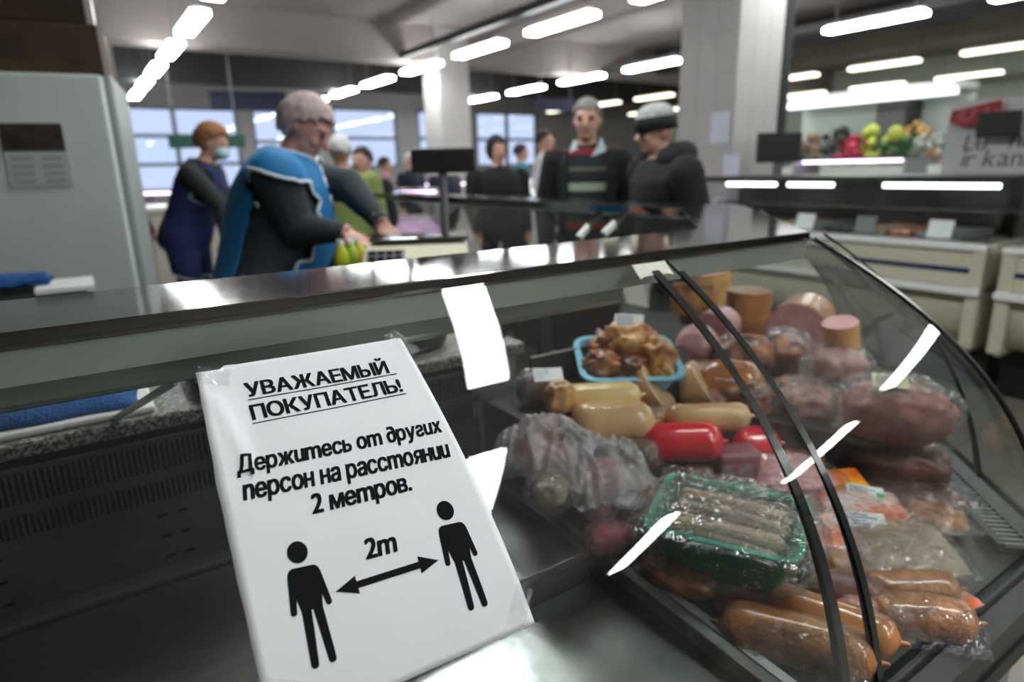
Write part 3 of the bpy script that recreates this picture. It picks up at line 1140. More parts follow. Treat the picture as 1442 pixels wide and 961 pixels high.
TAN = meat('tan casing', (0.52, 0.33, 0.17), (0.42, 0.25, 0.12), 0.30, 10, 0.08, 30, 0.5)
TAN2 = meat('yellow tan casing', (0.62, 0.44, 0.20), (0.52, 0.34, 0.14), 0.35, 10, 0.08, 30, 0.3)
CUTP = meat('pate cut face', (0.42, 0.27, 0.15), (0.32, 0.20, 0.11), 0.6, 40, 0.2, 80, 0)
RIND = mat('pale casing rim', (0.85, 0.62, 0.46), 0.5)
RED = meat('red casing', (0.62, 0.02, 0.035), (0.50, 0.012, 0.028), 0.24, 8, 0.03, 20, 0.7)
PINK = meat('cooked ham cut', (0.50, 0.27, 0.27), (0.42, 0.20, 0.21), 0.45, 26, 0.1, 60, 0.2)
HAMSKIN = meat('smoked ham skin', (0.46, 0.19, 0.06), (0.24, 0.08, 0.03), 0.28, 9, 0.25, 25, 0.9)
HAMYEL = meat('golden ham skin', (0.55, 0.30, 0.08), (0.36, 0.17, 0.05), 0.35, 9, 0.2, 25, 0.4)
SMOKE = meat('smoked meat', (0.44, 0.16, 0.06), (0.06, 0.02, 0.012), 0.34, 20, 0.8, 32, 0.5)
SMOKE_O = meat('orange smoked meat', (0.68, 0.30, 0.09), (0.26, 0.08, 0.03), 0.34, 18, 0.7, 30, 0.5)
DARKMEAT = meat('dark dried meat', (0.14, 0.05, 0.035), (0.035, 0.012, 0.01), 0.4, 14, 0.5, 30, 0.3)
RAWRED = meat('red raw meat', (0.42, 0.06, 0.055), (0.26, 0.03, 0.03), 0.55, 22, 0.2, 25, 0.3)
SLICE = meat('sliced pink meat', (0.42, 0.19, 0.15), (0.20, 0.075, 0.055), 0.4, 22, 0.5, 40, 0.3)
BROWN_S = meat('brown smoked casing', (0.38, 0.16, 0.055), (0.17, 0.065, 0.025), 0.30, 26, 0.7, 55, 0.6)
BURG = meat('burgundy pack', (0.24, 0.07, 0.09), (0.16, 0.045, 0.06), 0.3, 12, 0.1, 30, 0.4)
GREENT = mat('green plastic tray', (0.03, 0.42, 0.27), 0.35, sss=0.0)
BLUET = mat('light blue plastic tray', (0.22, 0.55, 0.72), 0.35)
ORANGE = mat('orange pack print', (0.80, 0.14, 0.02), 0.4, col2=(0.75, 0.70, 0.66), vscale=14)
YELLOW = mat('yellow red pack print', (0.92, 0.55, 0.01), 0.35, col2=(0.72, 0.06, 0.01), vscale=9)
GREYFAT = meat('grey cooked meat', (0.32, 0.24, 0.17), (0.17, 0.12, 0.08), 0.4, 20, 0.4, 40, 0.2)


def lobe(L, r, n=18, sq=1.0, bend=0.0, m_=16, taper=0.0, seed=0, lump=0.0, flat_a=False, flat_b=False):
    """sausage-like solid along X; flat ends are cut"""
    pts = []; rr = []
    for k in range(m_ + 1):
        t = k / m_; x = (t - 0.5) * L
        e = 1.0
        xe = L / 2 - abs(x)
        cut = (flat_a and x < 0) or (flat_b and x > 0)
        er = r * 0.9
        if xe < er and not cut:
            q = 1 - xe / er; e = math.sqrt(max(1 - q * q, 0.02))
        y = bend * (1 - (2 * t - 1) ** 2)
        pts.append((x, y, 0)); rr.append(r * e * (1 + taper * (t - 0.5)) * (1 + lump * noise.noise(Vector((x * 30, seed, 1)))))
    return MB().tube(pts, rr, n, sq)


def U(o, n):
    """sizes above 1 are given as they measure in the photograph at that distance"""
    return n * depth_of(o.location) / F if n > 1 else n


def sausage(name, label, px, py, h, L, r, m_, yaw=0.0, bend=0.0, group=None, cat='sausage', ties=True, rx=0, ry=0, flat_b=False, cutm=None):
    o = place(name, label, cat, px, py, h, yaw, rx, ry, group)
    L, r = U(o, L), U(o, r)
    lobe(L, r, 20, 1.0, bend, 18, flat_b=flat_b, seed=px, lump=0.03).build('casing', m_, o, smooth=True)
    if flat_b and cutm:
        cm = MB().tube([(L / 2 - 0.001, 0, 0), (L / 2 + 0.0015, 0, 0)], r * 0.96, 20)
        cm.build('cut_face', cutm, o)
    if ties:
        for s in ((-1,) if flat_b else (-1, 1)):
            MB().capsule((s * (L / 2 - 0.004), 0, 0), (s * (L / 2 + 0.008), 0, 0.002), 0.005, 0.003, 8).build('tied_end', m_, o, smooth=True)
    return o


def chunk_mesh(sx, sy, sz, seed, amp=0.22, fr=2.2, sub=4, cutz=None):
    bm = bmesh.new(); bmesh.ops.create_icosphere(bm, subdivisions=sub, radius=1.0)
    for v in bm.verts:
        n = noise.noise(v.co * fr + Vector((seed, seed * 1.7, seed * 0.3)))
        n2 = noise.noise(v.co * fr * 2.7 + Vector((seed * 2, 1, seed)))
        v.co *= 1 + amp * n + amp * 0.45 * n2
        # squarer than a ball
        for i in range(3):
            v.co[i] = math.copysign(abs(v.co[i]) ** 0.82, v.co[i])
        v.co.x *= sx; v.co.y *= sy; v.co.z *= sz
        if cutz is not None and v.co.z < cutz:
            v.co.z = cutz
    bm.verts.index_update()
    mb = MB(); mb.add([v.co.copy() for v in bm.verts], [tuple(q.index for q in f.verts) for f in bm.faces]); bm.free()
    return mb


def sticker(parent, loc, w_, d_, yaw=0.0, tilt=0.0, green=False, m_=None, roll=0.0):
    """small printed label, a part of the pack it is stuck on"""
    M = Matrix.Translation(Vector(loc)) @ Matrix.Rotation(yaw, 4, 'Z') @ Matrix.Rotation(tilt, 4, 'X') @ Matrix.Rotation(roll, 4, 'Y')
    lab = MB().box(-w_ / 2, w_ / 2, -d_ / 2, d_ / 2, 0, 0.0008).xform(M).build('price_label', m_ or LABELW, parent)
    rnd = random.Random(int(w_ * 1e5))
    pr = MB()
    for q in range(4):
        y = d_ * (0.32 - 0.2 * q); L = w_ * rnd.uniform(0.4, 0.75)
        pr.box(-w_ * 0.42, -w_ * 0.42 + L, y - d_ * 0.045, y + d_ * 0.045, 0.0008, 0.0011)
    pr.xform(M).build('label_print', LABEL_PRINT, lab)
    if green:
        MB().box(w_ * 0.30, w_ * 0.5, -d_ * 0.5, -d_ * 0.05, 0.0008, 0.0012).xform(M).build('green_mark', GREEN_DOT, lab)
    return lab


def bag_mesh(sx, sy, sz, seed, amp=0.16, knot=True, pleat=False):
    mb = chunk_mesh(sx, sy, sz, seed, amp * 1.4, 1.3, 5)
    rm_ = Matrix.Rotation(seed * 1.3, 3, 'Z') @ Matrix.Rotation(0.6 * math.sin(seed), 3, 'X')
    v = []
    for p in mb.v:
        p = Vector(p)
        w_ = p + 0.016 * Vector((noise.noise(p * 28), noise.noise(p * 28 + Vector((9, 0, 0))), noise.noise(p * 28 + Vector((0, 9, 0)))))
        q = rm_ @ w_
        if pleat:
            n = 0.42 - abs(noise.noise(Vector((q.x * 55 + seed, q.y * 55, q.z * 7)))) * 1.5 + 0.3 - abs(noise.noise(Vector((q.x * 16, q.y * 16 + seed, q.z * 60)))) * 0.8
            p *= 1 + 0.16 * n
            t = max(0.0, p.z / sz)
            p.x *= 1 - 0.30 * t; p.y *= 1 - 0.30 * t; p.z *= 1 + 0.12 * t
        else:
            n = 0.42 - abs(noise.noise(Vector((q.x * 40 + seed, q.y * 40, q.z * 14)))) * 1.5 + 0.3 - abs(noise.noise(Vector((q.x * 30, q.y * 75 + seed, q.z * 60)))) * 0.8
            p *= 1 + 0.13 * n
        v.append(p)
    mb.v = [tuple(p) for p in v]
    return mb


def bagged(name, label, cat, px, py, h, s, inner, seed, yaw=0.0, film=None, group=None, rx=0, ry=0, scale=0.84):
    o = place(name, label, cat, px, py, h, yaw, rx, ry, group)
    s = [U(o, q) for q in s]
    chunk_mesh(s[0] * scale, s[1] * scale, s[2] * scale, seed + 3, 0.2, 2.0, 4).build('meat', inner, o, smooth=True)
    bag_mesh(s[0], s[1], s[2], seed, pleat=film is FILM_WHITE).build('plastic_wrap', film or FILM, o, smooth=True)
    return o


def tray_mesh(L, W, Hh, t=0.003, taper=0.82, rad=0.02, rim=0.008):
    def ring(l, w, z, r):
        out = []
        for cx_, cy_, a0 in ((l / 2 - r, w / 2 - r, 0), (-l / 2 + r, w / 2 - r, 90), (-l / 2 + r, -w / 2 + r, 180), (l / 2 - r, -w / 2 + r, 270)):
            for k in range(6):
                a = math.radians(a0 + 90 * k / 5); out.append((cx_ + r * math.cos(a), cy_ + r * math.sin(a), z))
        return out
    rings = [ring(L * taper, W * taper, 0, rad), ring(L, W, Hh, rad), ring(L + rim * 2, W + rim * 2, Hh, rad + rim), ring(L + rim * 2, W + rim * 2, Hh + 0.004, rad + rim),
             ring(L - 2 * t, W - 2 * t, Hh + 0.004, rad), ring(L * taper - 2 * t, W * taper - 2 * t, t, rad)]
    n = len(rings[0]); mb = MB(); mb.v = [p for r in rings for p in r]
    for i in range(len(rings) - 1):
        for k in range(n):
            mb.f.append((i * n + k, i * n + (k + 1) % n, (i + 1) * n + (k + 1) % n, (i + 1) * n + k))
    mb.f.append(tuple(range(n - 1, -1, -1))); e = (len(rings) - 1) * n; mb.f.append(tuple(range(e, e + n)))
    return mb


def slab(L, W, T, seed, lump=0.25, n=18, m_=12):
    """flat rounded pack with a lumpy top"""
    top = []; bot = []
    for i in range(n + 1):
        for j in range(m_ + 1):
            a, b = i / n * 2 - 1, j / m_ * 2 - 1
            e = (1 - a ** 6) * (1 - b ** 6)
            x, y = a * L / 2, b * W / 2
            z = T * (0.08 + 0.92 * max(e, 0) ** 0.5) * (1 + lump * noise.noise(Vector((x * 38 + seed, y * 38, seed))) + lump * 0.5 * noise.noise(Vector((x * 90 + seed, y * 90, seed))))
            top.append((x, y, z)); bot.append((x, y, -0.0005))
    mb = MB(); mb.v = top + bot; N_ = (n + 1) * (m_ + 1)
    for i in range(n):
        for j in range(m_):
            k = i * (m_ + 1) + j
            mb.f.append((k, k + m_ + 1, k + m_ + 2, k + 1)); mb.f.append((N_ + k, N_ + k + 1, N_ + k + m_ + 2, N_ + k + m_ + 1))
    rim = [i * (m_ + 1) for i in range(n + 1)] + [n * (m_ + 1) + j for j in range(1, m_ + 1)] + [i * (m_ + 1) + m_ for i in range(n - 1, -1, -1)] + [j for j in range(m_ - 1, 0, -1)]
    for a, b in zip(rim, rim[1:] + rim[:1]):
        mb.f.append((a, b, N_ + b, N_ + a))
    return mb


def vacpack(name, label, px, py, h, L, W, T, inner, seed, yaw=0.0, rx=0.0, ry=0.0, margin=0.02, group=None, cat='meat pack', film=None):
    o = place(name, label, cat, px, py, h, yaw, rx, ry, group)
    L, W, T = U(o, L), U(o, W), U(o, T)
    slab(L, W, T, seed).build('meat', inner, o, smooth=True)
    slab(L + 2 * margin, W + 2 * margin, T * 1.12, seed + 0.4, 0.3).xform(Matrix.Translation((0, 0, 0.0008))).build('plastic_wrap', film or FILM_THIN, o, smooth=True)
    return o



# --- bottom layer that fills the heap
FILL = [(820, 600), (760, 610), (900, 640), (980, 660), (1060, 690), (1130, 650), (1130, 710), (1190, 640), (1240, 650), (1200, 600), (1300, 640), (1000, 560), (1060, 545),
        (1120, 545), (1170, 560), (900, 690), (850, 700), (1100, 840), (1190, 800), (1240, 740), (1320, 720), (1210, 860), (1150, 900),
        (1000, 520), (930, 590), (1090, 590)]
for q, (px, py) in enumerate(FILL):
    mm = [SMOKE, SLICE, DARKMEAT, BROWN_S, GREYFAT][q % 5]
    bagged('wrapped_meat', 'wrapped meat piece showing between the goods at the bottom of the heap', 'meat pack', px, py, 0.020, (34, 30, 0.026), mm, 50.3 + q * 2.9, q * 0.77, FILM_THIN, 'wrapped pieces at the bottom of the heap', scale=0.93)
def drape(L, W, Hh, seed, n=64):
    """crumpled sheet thrown over something, with sharp folds and a ragged edge"""
    mb = MB()
    for i in range(n + 1):
        for j in range(n + 1):
            a, b = i / n * 2 - 1, j / n * 2 - 1
            x, y = a * L / 2, b * W / 2
            wx = x + 0.02 * noise.noise(Vector((x * 22, y * 22, seed))); wy = y + 0.02 * noise.noise(Vector((x * 22, y * 22, seed + 7)))
            hump = max(0.0, 1 - (a * a * 0.8 + b * b * 0.9)) ** 0.7
            r1 = 1 - abs(noise.noise(Vector((wx * 34, wy * 13, seed)))) * 2.4
            r2 = 1 - abs(noise.noise(Vector((wx * 20, wy * 55, seed + 3)))) * 2.2
            z = Hh * hump + 0.016 * r1 * (0.5 + hump) + 0.008 * r2
            mb.v.append((x * (1 + 0.10 * noise.noise(Vector((b * 3, seed, 0)))), y * (1 + 0.10 * noise.noise(Vector((a * 3, seed, 5)))), z))
    for i in range(n):
        for j in range(n):
            k = i * (n + 1) + j; mb.f.append((k, k + n + 1, k + n + 2, k + 1))
    return mb


# --- back left: pale liver sausages and cut halves
sausage('liver_sausage', 'whole glossy tan sausage just left of the red sausage', 862, 596, 0.046, 122, 31, TAN, 0.03, group='tan sausages')
sausage('liver_sausage', 'dull yellowish sausage lying behind the glossy tan sausage', 845, 560, 0.040, 118, 21, TAN2, 0.10, group='tan sausages')
sausage('liver_sausage', 'flat tan sausage lying just behind the red sausage', 996, 588, 0.045, 122, 20, TAN, 0.0, group='tan sausages')


def half(label, px, py, h, yaw, m_=CUTP, ry=0.0):
    o = place('sausage_half', label, 'sausage', px, py, h, yaw, 0, ry, group='cut sausage halves')
    # cylinder cut on a slant, the cut face shows a pale rim
    r, L = U(o, 35), U(o, 62)
    n = 24; v = []; f = []
    ring = [(r * math.cos(2 * math.pi * k / n), r * math.sin(2 * math.pi * k / n)) for k in range(n)]
    v += [(-L / 2, y * 0.75, z * 0.75) for y, z in ring] + [(-L / 2 + 0.02, y, z) for y, z in ring] + [(L * 0.12 - z * 0.75, y, z) for y, z in ring]
    f.append(tuple(range(n - 1, -1, -1)))
    for q in range(2):
        for k in range(n):
            f.append((q * n + k, q * n + (k + 1) % n, (q + 1) * n + (k + 1) % n, (q + 1) * n + k))
    link('casing', v, f, TAN, o, smooth=True)
    cv = [(L * 0.12 - z * 0.75 + 0.0005, y, z) for y, z in ring]
    iv = [(L * 0.12 - z * 0.9 * 0.75 + 0.001, y * 0.9, z * 0.9) for y, z in ring]
    link('rim', cv + iv, [(k, (k + 1) % n, n + (k + 1) % n, n + k) for k in range(n)], RIND, o)
    link('cut_face', iv, [tuple(range(n))], m_, o)
    return o


half('cut sausage half leaning against the blue tray', 922, 548, 0.045, -0.35)
half('cut sausage half beside the labelled brown sausage', 990, 544, 0.045, -0.35)
lb = sausage('brown_sausage', 'thick brown sausage with a white price label, right of the cut halves', 1030, 540, 0.045, 90, 34, HAMSKIN, -0.5, ties=False)
sticker(lb, (0.0, -0.036, 0.036), 0.055, 0.04, 0.0, 0.75)
# --- blue tray of smoked pieces
bt = place('blue_tray', 'light blue plastic tray holding smoked meat pieces', 'tray', 881, 530, 0.006, 0.02, 0.26)
bk = U(bt, 100) / 100
tray_mesh(128 * bk, 108 * bk, 30 * bk, rim=0.011, rad=0.03).build('tray_shell', BLUET, bt, smooth=False)
bl = Vector(bt.location)
ux = Vector((math.cos(IMG), math.sin(IMG), 0)); uy = Vector((-math.sin(IMG), math.cos(IMG), 0))
pieces = [(-36, -16, 30, 26, 22, 20, SMOKE, 'darkest smoked meat piece in the front left of the blue tray'),
          (2, -20, 28, 25, 20, 18, SMOKE, 'reddish smoked meat piece at the front middle of the blue tray'),
          (36, -4, 34, 26, 26, 26, SMOKE_O, 'bright orange smoked meat piece at the right of the blue tray'),
          (4, 14, 46, 40, 24, 26, SMOKE_O, 'big orange smoked meat piece with a price label in the blue tray'),
          (-28, 16, 36, 26, 22, 24, SMOKE, 'dark smoked meat piece at the back left of the blue tray'),
          (40, -26, 24, 20, 15, 15, SMOKE_O, 'small smoked meat piece at the front right of the blue tray')]
for q, (a, b, z, sx, sy, sz, mm, lab) in enumerate(pieces):
    a, b, z, sx, sy, sz = [t * bk for t in (a, b, z, sx, sy, sz)]
    p = Matrix.Translation(bl) @ bt.rotation_euler.to_matrix().to_4x4() @ Vector((a, b, z))
    o = thing('smoked_meat', lab, 'meat', p, 0, 'smoked pieces in the blue tray', local=True)
    o.rotation_euler = (0, 0, IMG + q * 1.1)
    chunk_mesh(sx, sy, sz, q * 3.1 + 1, 0.48, 2.0, 4).build('meat_piece', mm, o, smooth=True)
    if q == 3:
        sticker(o, (-0.004, -0.018, sz * 1.02), 0.066, 0.045, -q * 1.1 - 0.25, 0.75, True)
# --- left of the tray: wrapped dark pieces
cb = place('smoked_meat', 'small brown smoked piece with an orange end, left of the yellowish sausage', 'meat', 788, 560, 0.034, 0.3)
k = U(cb, 100) / 100
chunk_mesh(22 * k, 20 * k, 24 * k, 8.2, 0.22).build('meat_piece', SMOKE_O, cb, smooth=True)
bagged('wrapped_meat', 'dark wrapped meat with a white label at the far left of the heap', 'meat pack', 757, 548, 0.03, (36, 28, 28), DARKMEAT, 4.4, 0.2)
o = place('price_card', 'small white price card on the dark wrapped meat at the left', 'card', 772, 528, 0.066, 0.1, 0.5)
MB().box(-0.03, 0.03, -0.018, 0.018, 0, 0.001).build('card', LABELW, o)
# --- pink slab, red sausages, burgundy pack
pk = place('ham_slab', 'pale pink ham slab right of the blue tray', 'ham', 980, 492, 0.045, -0.1)
k = U(pk, 100) / 100
lobe(56 * k, 30 * k, 22, 1.0, 0, 10, flat_a=True, flat_b=True).xform(Matrix.Rotation(math.radians(75), 4, 'Z')).build('slab', PINK, pk, smooth=True)
sausage('red_sausage', 'glossy bright red sausage in the middle of the heap', 958, 623, 0.055, 120, 28, RED, -0.02, group='red sausages')
sausage('red_sausage', 'red sausage right of the burgundy pack, behind the dark strut', 1058, 626, 0.045, 80, 27, RED, 0.0, group='red sausages')
bg = place('burgundy_pack', 'burgundy wrapped block lying in front of the red sausage', 'meat pack', 1034, 656, 0.050, 0.05)
k = U(bg, 100) / 100
MB().box(-31 * k, 31 * k, -22 * k, 22 * k, -27 * k, 27 * k).build('pack_block', BURG, bg, bevel=0.010, seg=4)
MB().box(-26 * k, 18 * k, -22.6 * k, -22 * k, -8 * k, 12 * k).build('pack_print', mat('pale pack print', (0.45, 0.30, 0.33), 0.5, col2=(0.28, 0.1, 0.12), vscale=60), bg)
# --- white bags on the left
for q, (px, py, h, s, lab) in enumerate([
        (772, 625, 0.055, (58, 40, 46), 'crumpled milky plastic bag at the left edge of the meat heap'),
        (848, 650, 0.060, (50, 36, 42), 'whitest crumpled plastic bag, in front of the glossy tan sausage'),
        (775, 690, 0.030, (42, 34, 26), 'small milky bag over beige meat beside the divider rail'),
        (835, 705, 0.035, (52, 34, 32), 'clear crumpled bag above the red raw meat')]):
    if q < 2:
        o = place('plastic_bag', lab, 'bag', px, py + 22, h - 0.035, -0.5 + q * 0.9, 0.25, -0.1, 'milky plastic bags')
        k = U(o, 100) / 100
        chunk_mesh(s[0] * 0.75 * k, s[1] * 0.75 * k, s[2] * 0.5 * k, 5.5 + q, 0.25).build('meat', PINK, o, smooth=True)
        drape(s[0] * 2.5 * k, s[1] * 2.9 * k, s[2] * 1.05 * k, 3.7 + q * 6.1).build('plastic_wrap', FILM_WHITE, o, smooth=True)
        continue
    bagged('plastic_bag', lab, 'bag', px, py, h, s, [PINK, PINK, GREYFAT, SLICE][q], 11.3 + q * 5.7, q * 0.7, FILM_WHITE if q < 2 else FILM, 'milky plastic bags', scale=0.74)
bagged('raw_meat', 'red raw meat piece beside the divider rail, left of the green tray', 'meat', 860, 757, 0.020, (40, 30, 25), RAWRED, 2.6, 0.3, FILM_THIN, scale=0.9)
fl = place('film_lid', 'cloudy greyish plastic dish lid left of the green tray', 'lid', 878, 696, 0.075, 0.2, 0.25, 0.2)
MB().tube([(0, 0, 0), (0, 0, 0.006), (0, 0, 0.010)], [0.040, 0.038, 0.028], 28).build('lid_disc', FILM_WHITE, fl)
# --- green tray with thin sausages, wrapped in film
gt = place('green_tray', 'green plastic tray of thin beige sausages wrapped in clear film', 'tray', 1022, 785, 0.034, -0.50, 0.16, 0.0)
gk = U(gt, 100) / 100
tray_mesh(190 * gk, 128 * gk, 74 * gk, taper=0.78, rad=0.02, rim=0.006).build('tray_shell', GREENT, gt)
slab(216 * gk, 154 * gk, 0.022, 3.3, 0.9, 30, 22).xform(Matrix.Translation((0, 0, 74 * gk))).build('film_cover', FILM_THIN, gt, smooth=True)
bag_mesh(125 * gk, 90 * gk, 52 * gk, 77.1, 0.05).xform(Matrix.Translation((0, 0, 46 * gk))).build('film_bag', FILM_THIN, gt, smooth=True)
WIEN = meat('beige sausage', (0.50, 0.34, 0.18), (0.30, 0.19, 0.10), 0.35, 16, 0.15, 40, 0.4)
gl = Matrix.Translation(gt.location) @ gt.rotation_euler.to_matrix().to_4x4()
for q in range(7):
    p = gl @ Vector((0.0, (-45 + 15 * q) * gk, (58 + 7 * (q % 2)) * gk))
    o = thing('thin_sausage', '%s thin beige sausage in the green tray, counted from its front side' % ['first', 'second', 'third', 'fourth', 'fifth', 'sixth', 'seventh'][q], 'sausage', p, 0, 'thin sausages in the green tray', local=True)
    o.rotation_euler = (0.0, 0.0, gt.rotation_euler.z + 0.04 * (q - 3) * (-1) ** q)
    lobe(158 * gk, 11 * gk, 12, 1.0, 0.006, 14, seed=q, lump=0.06).build('casing', WIEN if q % 3 else GREYFAT, o, smooth=True)


# --- hams at the back right
def ham(label, px, py, h, L, r, yaw, skin, cut_a=True, cut_b=True, rx=0, ry=0):
    o = place('ham', label, 'ham', px, py, h, yaw, rx, ry, 'hams at the back')
    L, r = U(o, L), U(o, r)
    b = lobe(L, r, 28, 1.0, 0, 16, flat_a=True, flat_b=True, lump=0.04, seed=px).build('skin', skin, o, smooth=True)
    b.data.set_sharp_from_angle(angle=0.8)
    for s, cflag in ((-1, cut_a), (1, cut_b)):
        if cflag:
            MB().tube([(s * (L / 2 - 0.001), 0, 0), (s * (L / 2 + 0.002), 0, 0)], r * 0.97, 28).build('cut_face', PINK, o)
    return o


h1 = ham('cooked ham cut open to a round pink face', 1128, 459, 0.072, 88, 40, 1.0, HAMSKIN)
h2 = ham('upright smoked ham with glossy brown skin left of the pink ham', 1053, 441, 0.062, 66, 31, 0.0, HAMSKIN, False, True, ry=math.pi / 2)
h3 = ham('golden ham piece with a pale label at the very back', 1003, 408, 0.085, 56, 28, 0.2, HAMYEL, ry=math.pi / 2 - 0.2)
sticker(h3, (-0.064, 0.0, 0.0), 0.06, 0.05, 0, 0, roll=math.pi / 2)
h4 = ham('small ham end with a golden rind right of the pink ham', 1184, 471, 0.150, 36, 24, 0.5, HAMYEL, ry=1.3)
h5 = ham('reddish brown ham partly hidden by the black glass joint', 975, 428, 0.060, 56, 30, -0.3, SMOKE_O)
h6 = ham('pinkish ham piece behind the black glass joint', 1008, 462, 0.055, 50, 27, 0.9, PINK)
for q, (px, py, h, s, mm, lab) in enumerate([
        (1046, 505, 0.045, (42, 34, 36), SMOKE, 'wrinkled dark smoked joint behind the black glass joint'),
        (1102, 506, 0.045, (40, 34, 40), SMOKE, 'wrinkled smoked joint with a white glint, below the pink ham'),
        (1050, 560, 0.03, (40, 30, 28), SMOKE, 'dark smoked piece between the two struts')]):
    bagged('smoked_joint', lab, 'meat', px, py, h, s, mm, 21.7 + q * 3.3, q * 0.9, FILM_THIN, 'smoked joints', scale=0.94)
# --- bags on the right
for q, (px, py, h, s, mm, lab, yaw) in enumerate([
        (1180, 514, 0.085, (44, 36, 28), SLICE, 'clear bag of sliced pink meat below the small ham end', 0.1),
        (1140, 580, 0.055, (58, 44, 42), SLICE, 'clear bag of rosy meat right of the black glass joint', -0.1),
        (1262, 582, 0.065, (80, 50, 52), SLICE, 'big clear bag with a yellowish label under the angled strut', -0.45),
        (1085, 590, 0.045, (40, 40, 36), GREYFAT, 'greyish clear bag between the two dark struts', 0.3)]):
    o = bagged('bagged_meat', lab, 'meat pack', px, py, h, s, mm, 33.1 + q * 4.1, yaw, FILM, 'clear bags of meat')
    if q == 2:
        sticker(o, (-0.02, -0.022, U(o, 52) * 0.98), 0.062, 0.04, 0.1, 0.4, m_=mat('yellowish label', (0.80, 0.74, 0.42), 0.5))
dk = place('dark_meat', 'dark dried meat piece under the big clear bag', 'meat', 1262, 655, 0.035, -0.3)
k = U(dk, 100) / 100
chunk_mesh(66 * k, 38 * k, 32 * k, 6.6, 0.18).build('meat_piece', DARKMEAT, dk, smooth=True)
# --- flat packs and labels
vacpack('flat_meat_pack', 'flat wrapped pack of rosy slices left of the yellow pack', 1110, 672, 0.040, 105, 84, 20, PINK, 5.1, 0.1)
y1 = place('yellow_pack', 'small yellow and red printed packet on the flat packs', 'packet', 1190, 680, 0.050, 0.15, 0.35)
k = U(y1, 100) / 100
slab(58 * k, 46 * k, 0.012, 7.7, 0.1).build('packet', YELLOW, y1, smooth=True)
v1 = vacpack('flat_meat_pack', 'flat dark pack under the label with a green end', 1280, 702, 0.020, 130, 70, 20, DARKMEAT, 9.2, 0.05)
v2 = vacpack('flat_meat_pack', 'flat pack with orange print and a white label with a green end', 1215, 718, 0.042, 110, 68, 14, ORANGE, 2.2, -0.1, 0.15, margin=0.012)
sticker(v2, (0.012, 0.030, 0.019), 0.062, 0.026, -0.25, 0.2, True)
v3 = vacpack('flat_meat_pack', 'glittering clear vacuum pack of brown meat at the front right', 1262, 776, 0.028, 150, 100, 22, GREYFAT, 14.2, -0.03, 0.12, margin=0.014)
sticker(v3, (-0.030, 0.048, 0.026), 0.062, 0.036, -0.15, 0.15)
vacpack('flat_meat_pack', 'brown pack behind the glittering vacuum pack', 1300, 735, 0.020, 100, 50, 24, BROWN_S, 18.4, 0.0)
vacpack('flat_meat_pack', 'pale pack with orange print between the two dark struts', 1150, 750, 0.030, 90, 74, 20, ORANGE, 23.3, -0.2)
o = place('orange_pack', 'orange printed packet at the front rail on the right', 'packet', 1338, 845, 0.006, 0.4)
slab(0.07, 0.06, 0.010, 4.9, 0.15).build('packet', ORANGE, o, smooth=True)
# --- front sausages
sausage('smoked_sausage', 'dark smoked sausage under the glittering vacuum pack', 1285, 830, 0.020, 130, 24, BROWN_S, -0.05, 0.006, 'smoked sausages at the front')
o = sausage('smoked_sausage', 'wrapped brown sausage at the front rail on the right', 1295, 872, 0.022, 150, 32, BROWN_S, -0.18, 0.006, 'smoked sausages at the front')
slab(0.165, 0.085, 0.056, 6.1, 0.2).xform(Matrix.Translation((0, 0, -0.026))).build('plastic_wrap', FILM_THIN, o, smooth=True)
o = sausage('smoked_sausage', 'golden brown wrapped sausage in the front left corner by the divider', 1120, 905, 0.024, 210, 38, BROWN_S, -0.42, 0.006, 'smoked sausages at the front')
slab(0.19, 0.09, 0.060, 8.1, 0.2).xform(Matrix.Translation((0, 0, -0.028))).build('plastic_wrap', FILM_THIN, o, smooth=True)
sausage('smoked_sausage', 'brown sausage behind the golden brown one at the front', 1165, 872, 0.034, 180, 30, HAMSKIN, -0.60, 0.0, 'smoked sausages at the front')
sausage('smoked_sausage', 'short dark sausage just under the green tray', 1180, 830, 0.026, 120, 26, DARKMEAT, -0.3, 0.0, 'smoked sausages at the front')
ch2 = place('smoked_meat', 'reddish meat scrap under the front corner of the green tray', 'meat', 1060, 862, 0.014, -0.5)
chunk_mesh(0.055, 0.03, 0.016, 9.6, 0.2).build('meat_piece', RAWRED, ch2, smooth=True)
o = place('smoked_meat', 'brown meat under the green tray by the divider', 'meat', 955, 815, 0.018, -0.6)
chunk_mesh(0.06, 0.03, 0.022, 12.6, 0.2).build('meat_piece', SMOKE, o, smooth=True)

# ================================================================== PEOPLE
SKIN = mat('skin', (0.58, 0.33, 0.25), 0.55, var=0.12, vscale=14, sss=0.1)
SKIN2 = mat('rosy skin', (0.55, 0.29, 0.23), 0.55, var=0.12, vscale=14, sss=0.1)
EYEM = mat('dark eye', (0.015, 0.012, 0.01), 0.3)
LIPM = mat('lips', (0.32, 0.11, 0.09), 0.5)
BLK = mat('black cloth', (0.007, 0.008, 0.010), 0.85, bump=0.3, bscale=60)
TROU = mat('dark trousers', (0.012, 0.012, 0.015), 0.85)
SHOE = mat('dark shoes', (0.02, 0.018, 0.016), 0.5)


BTAGS = {}


def rotx(a):
    return Matrix.Rotation(a, 3, 'X')


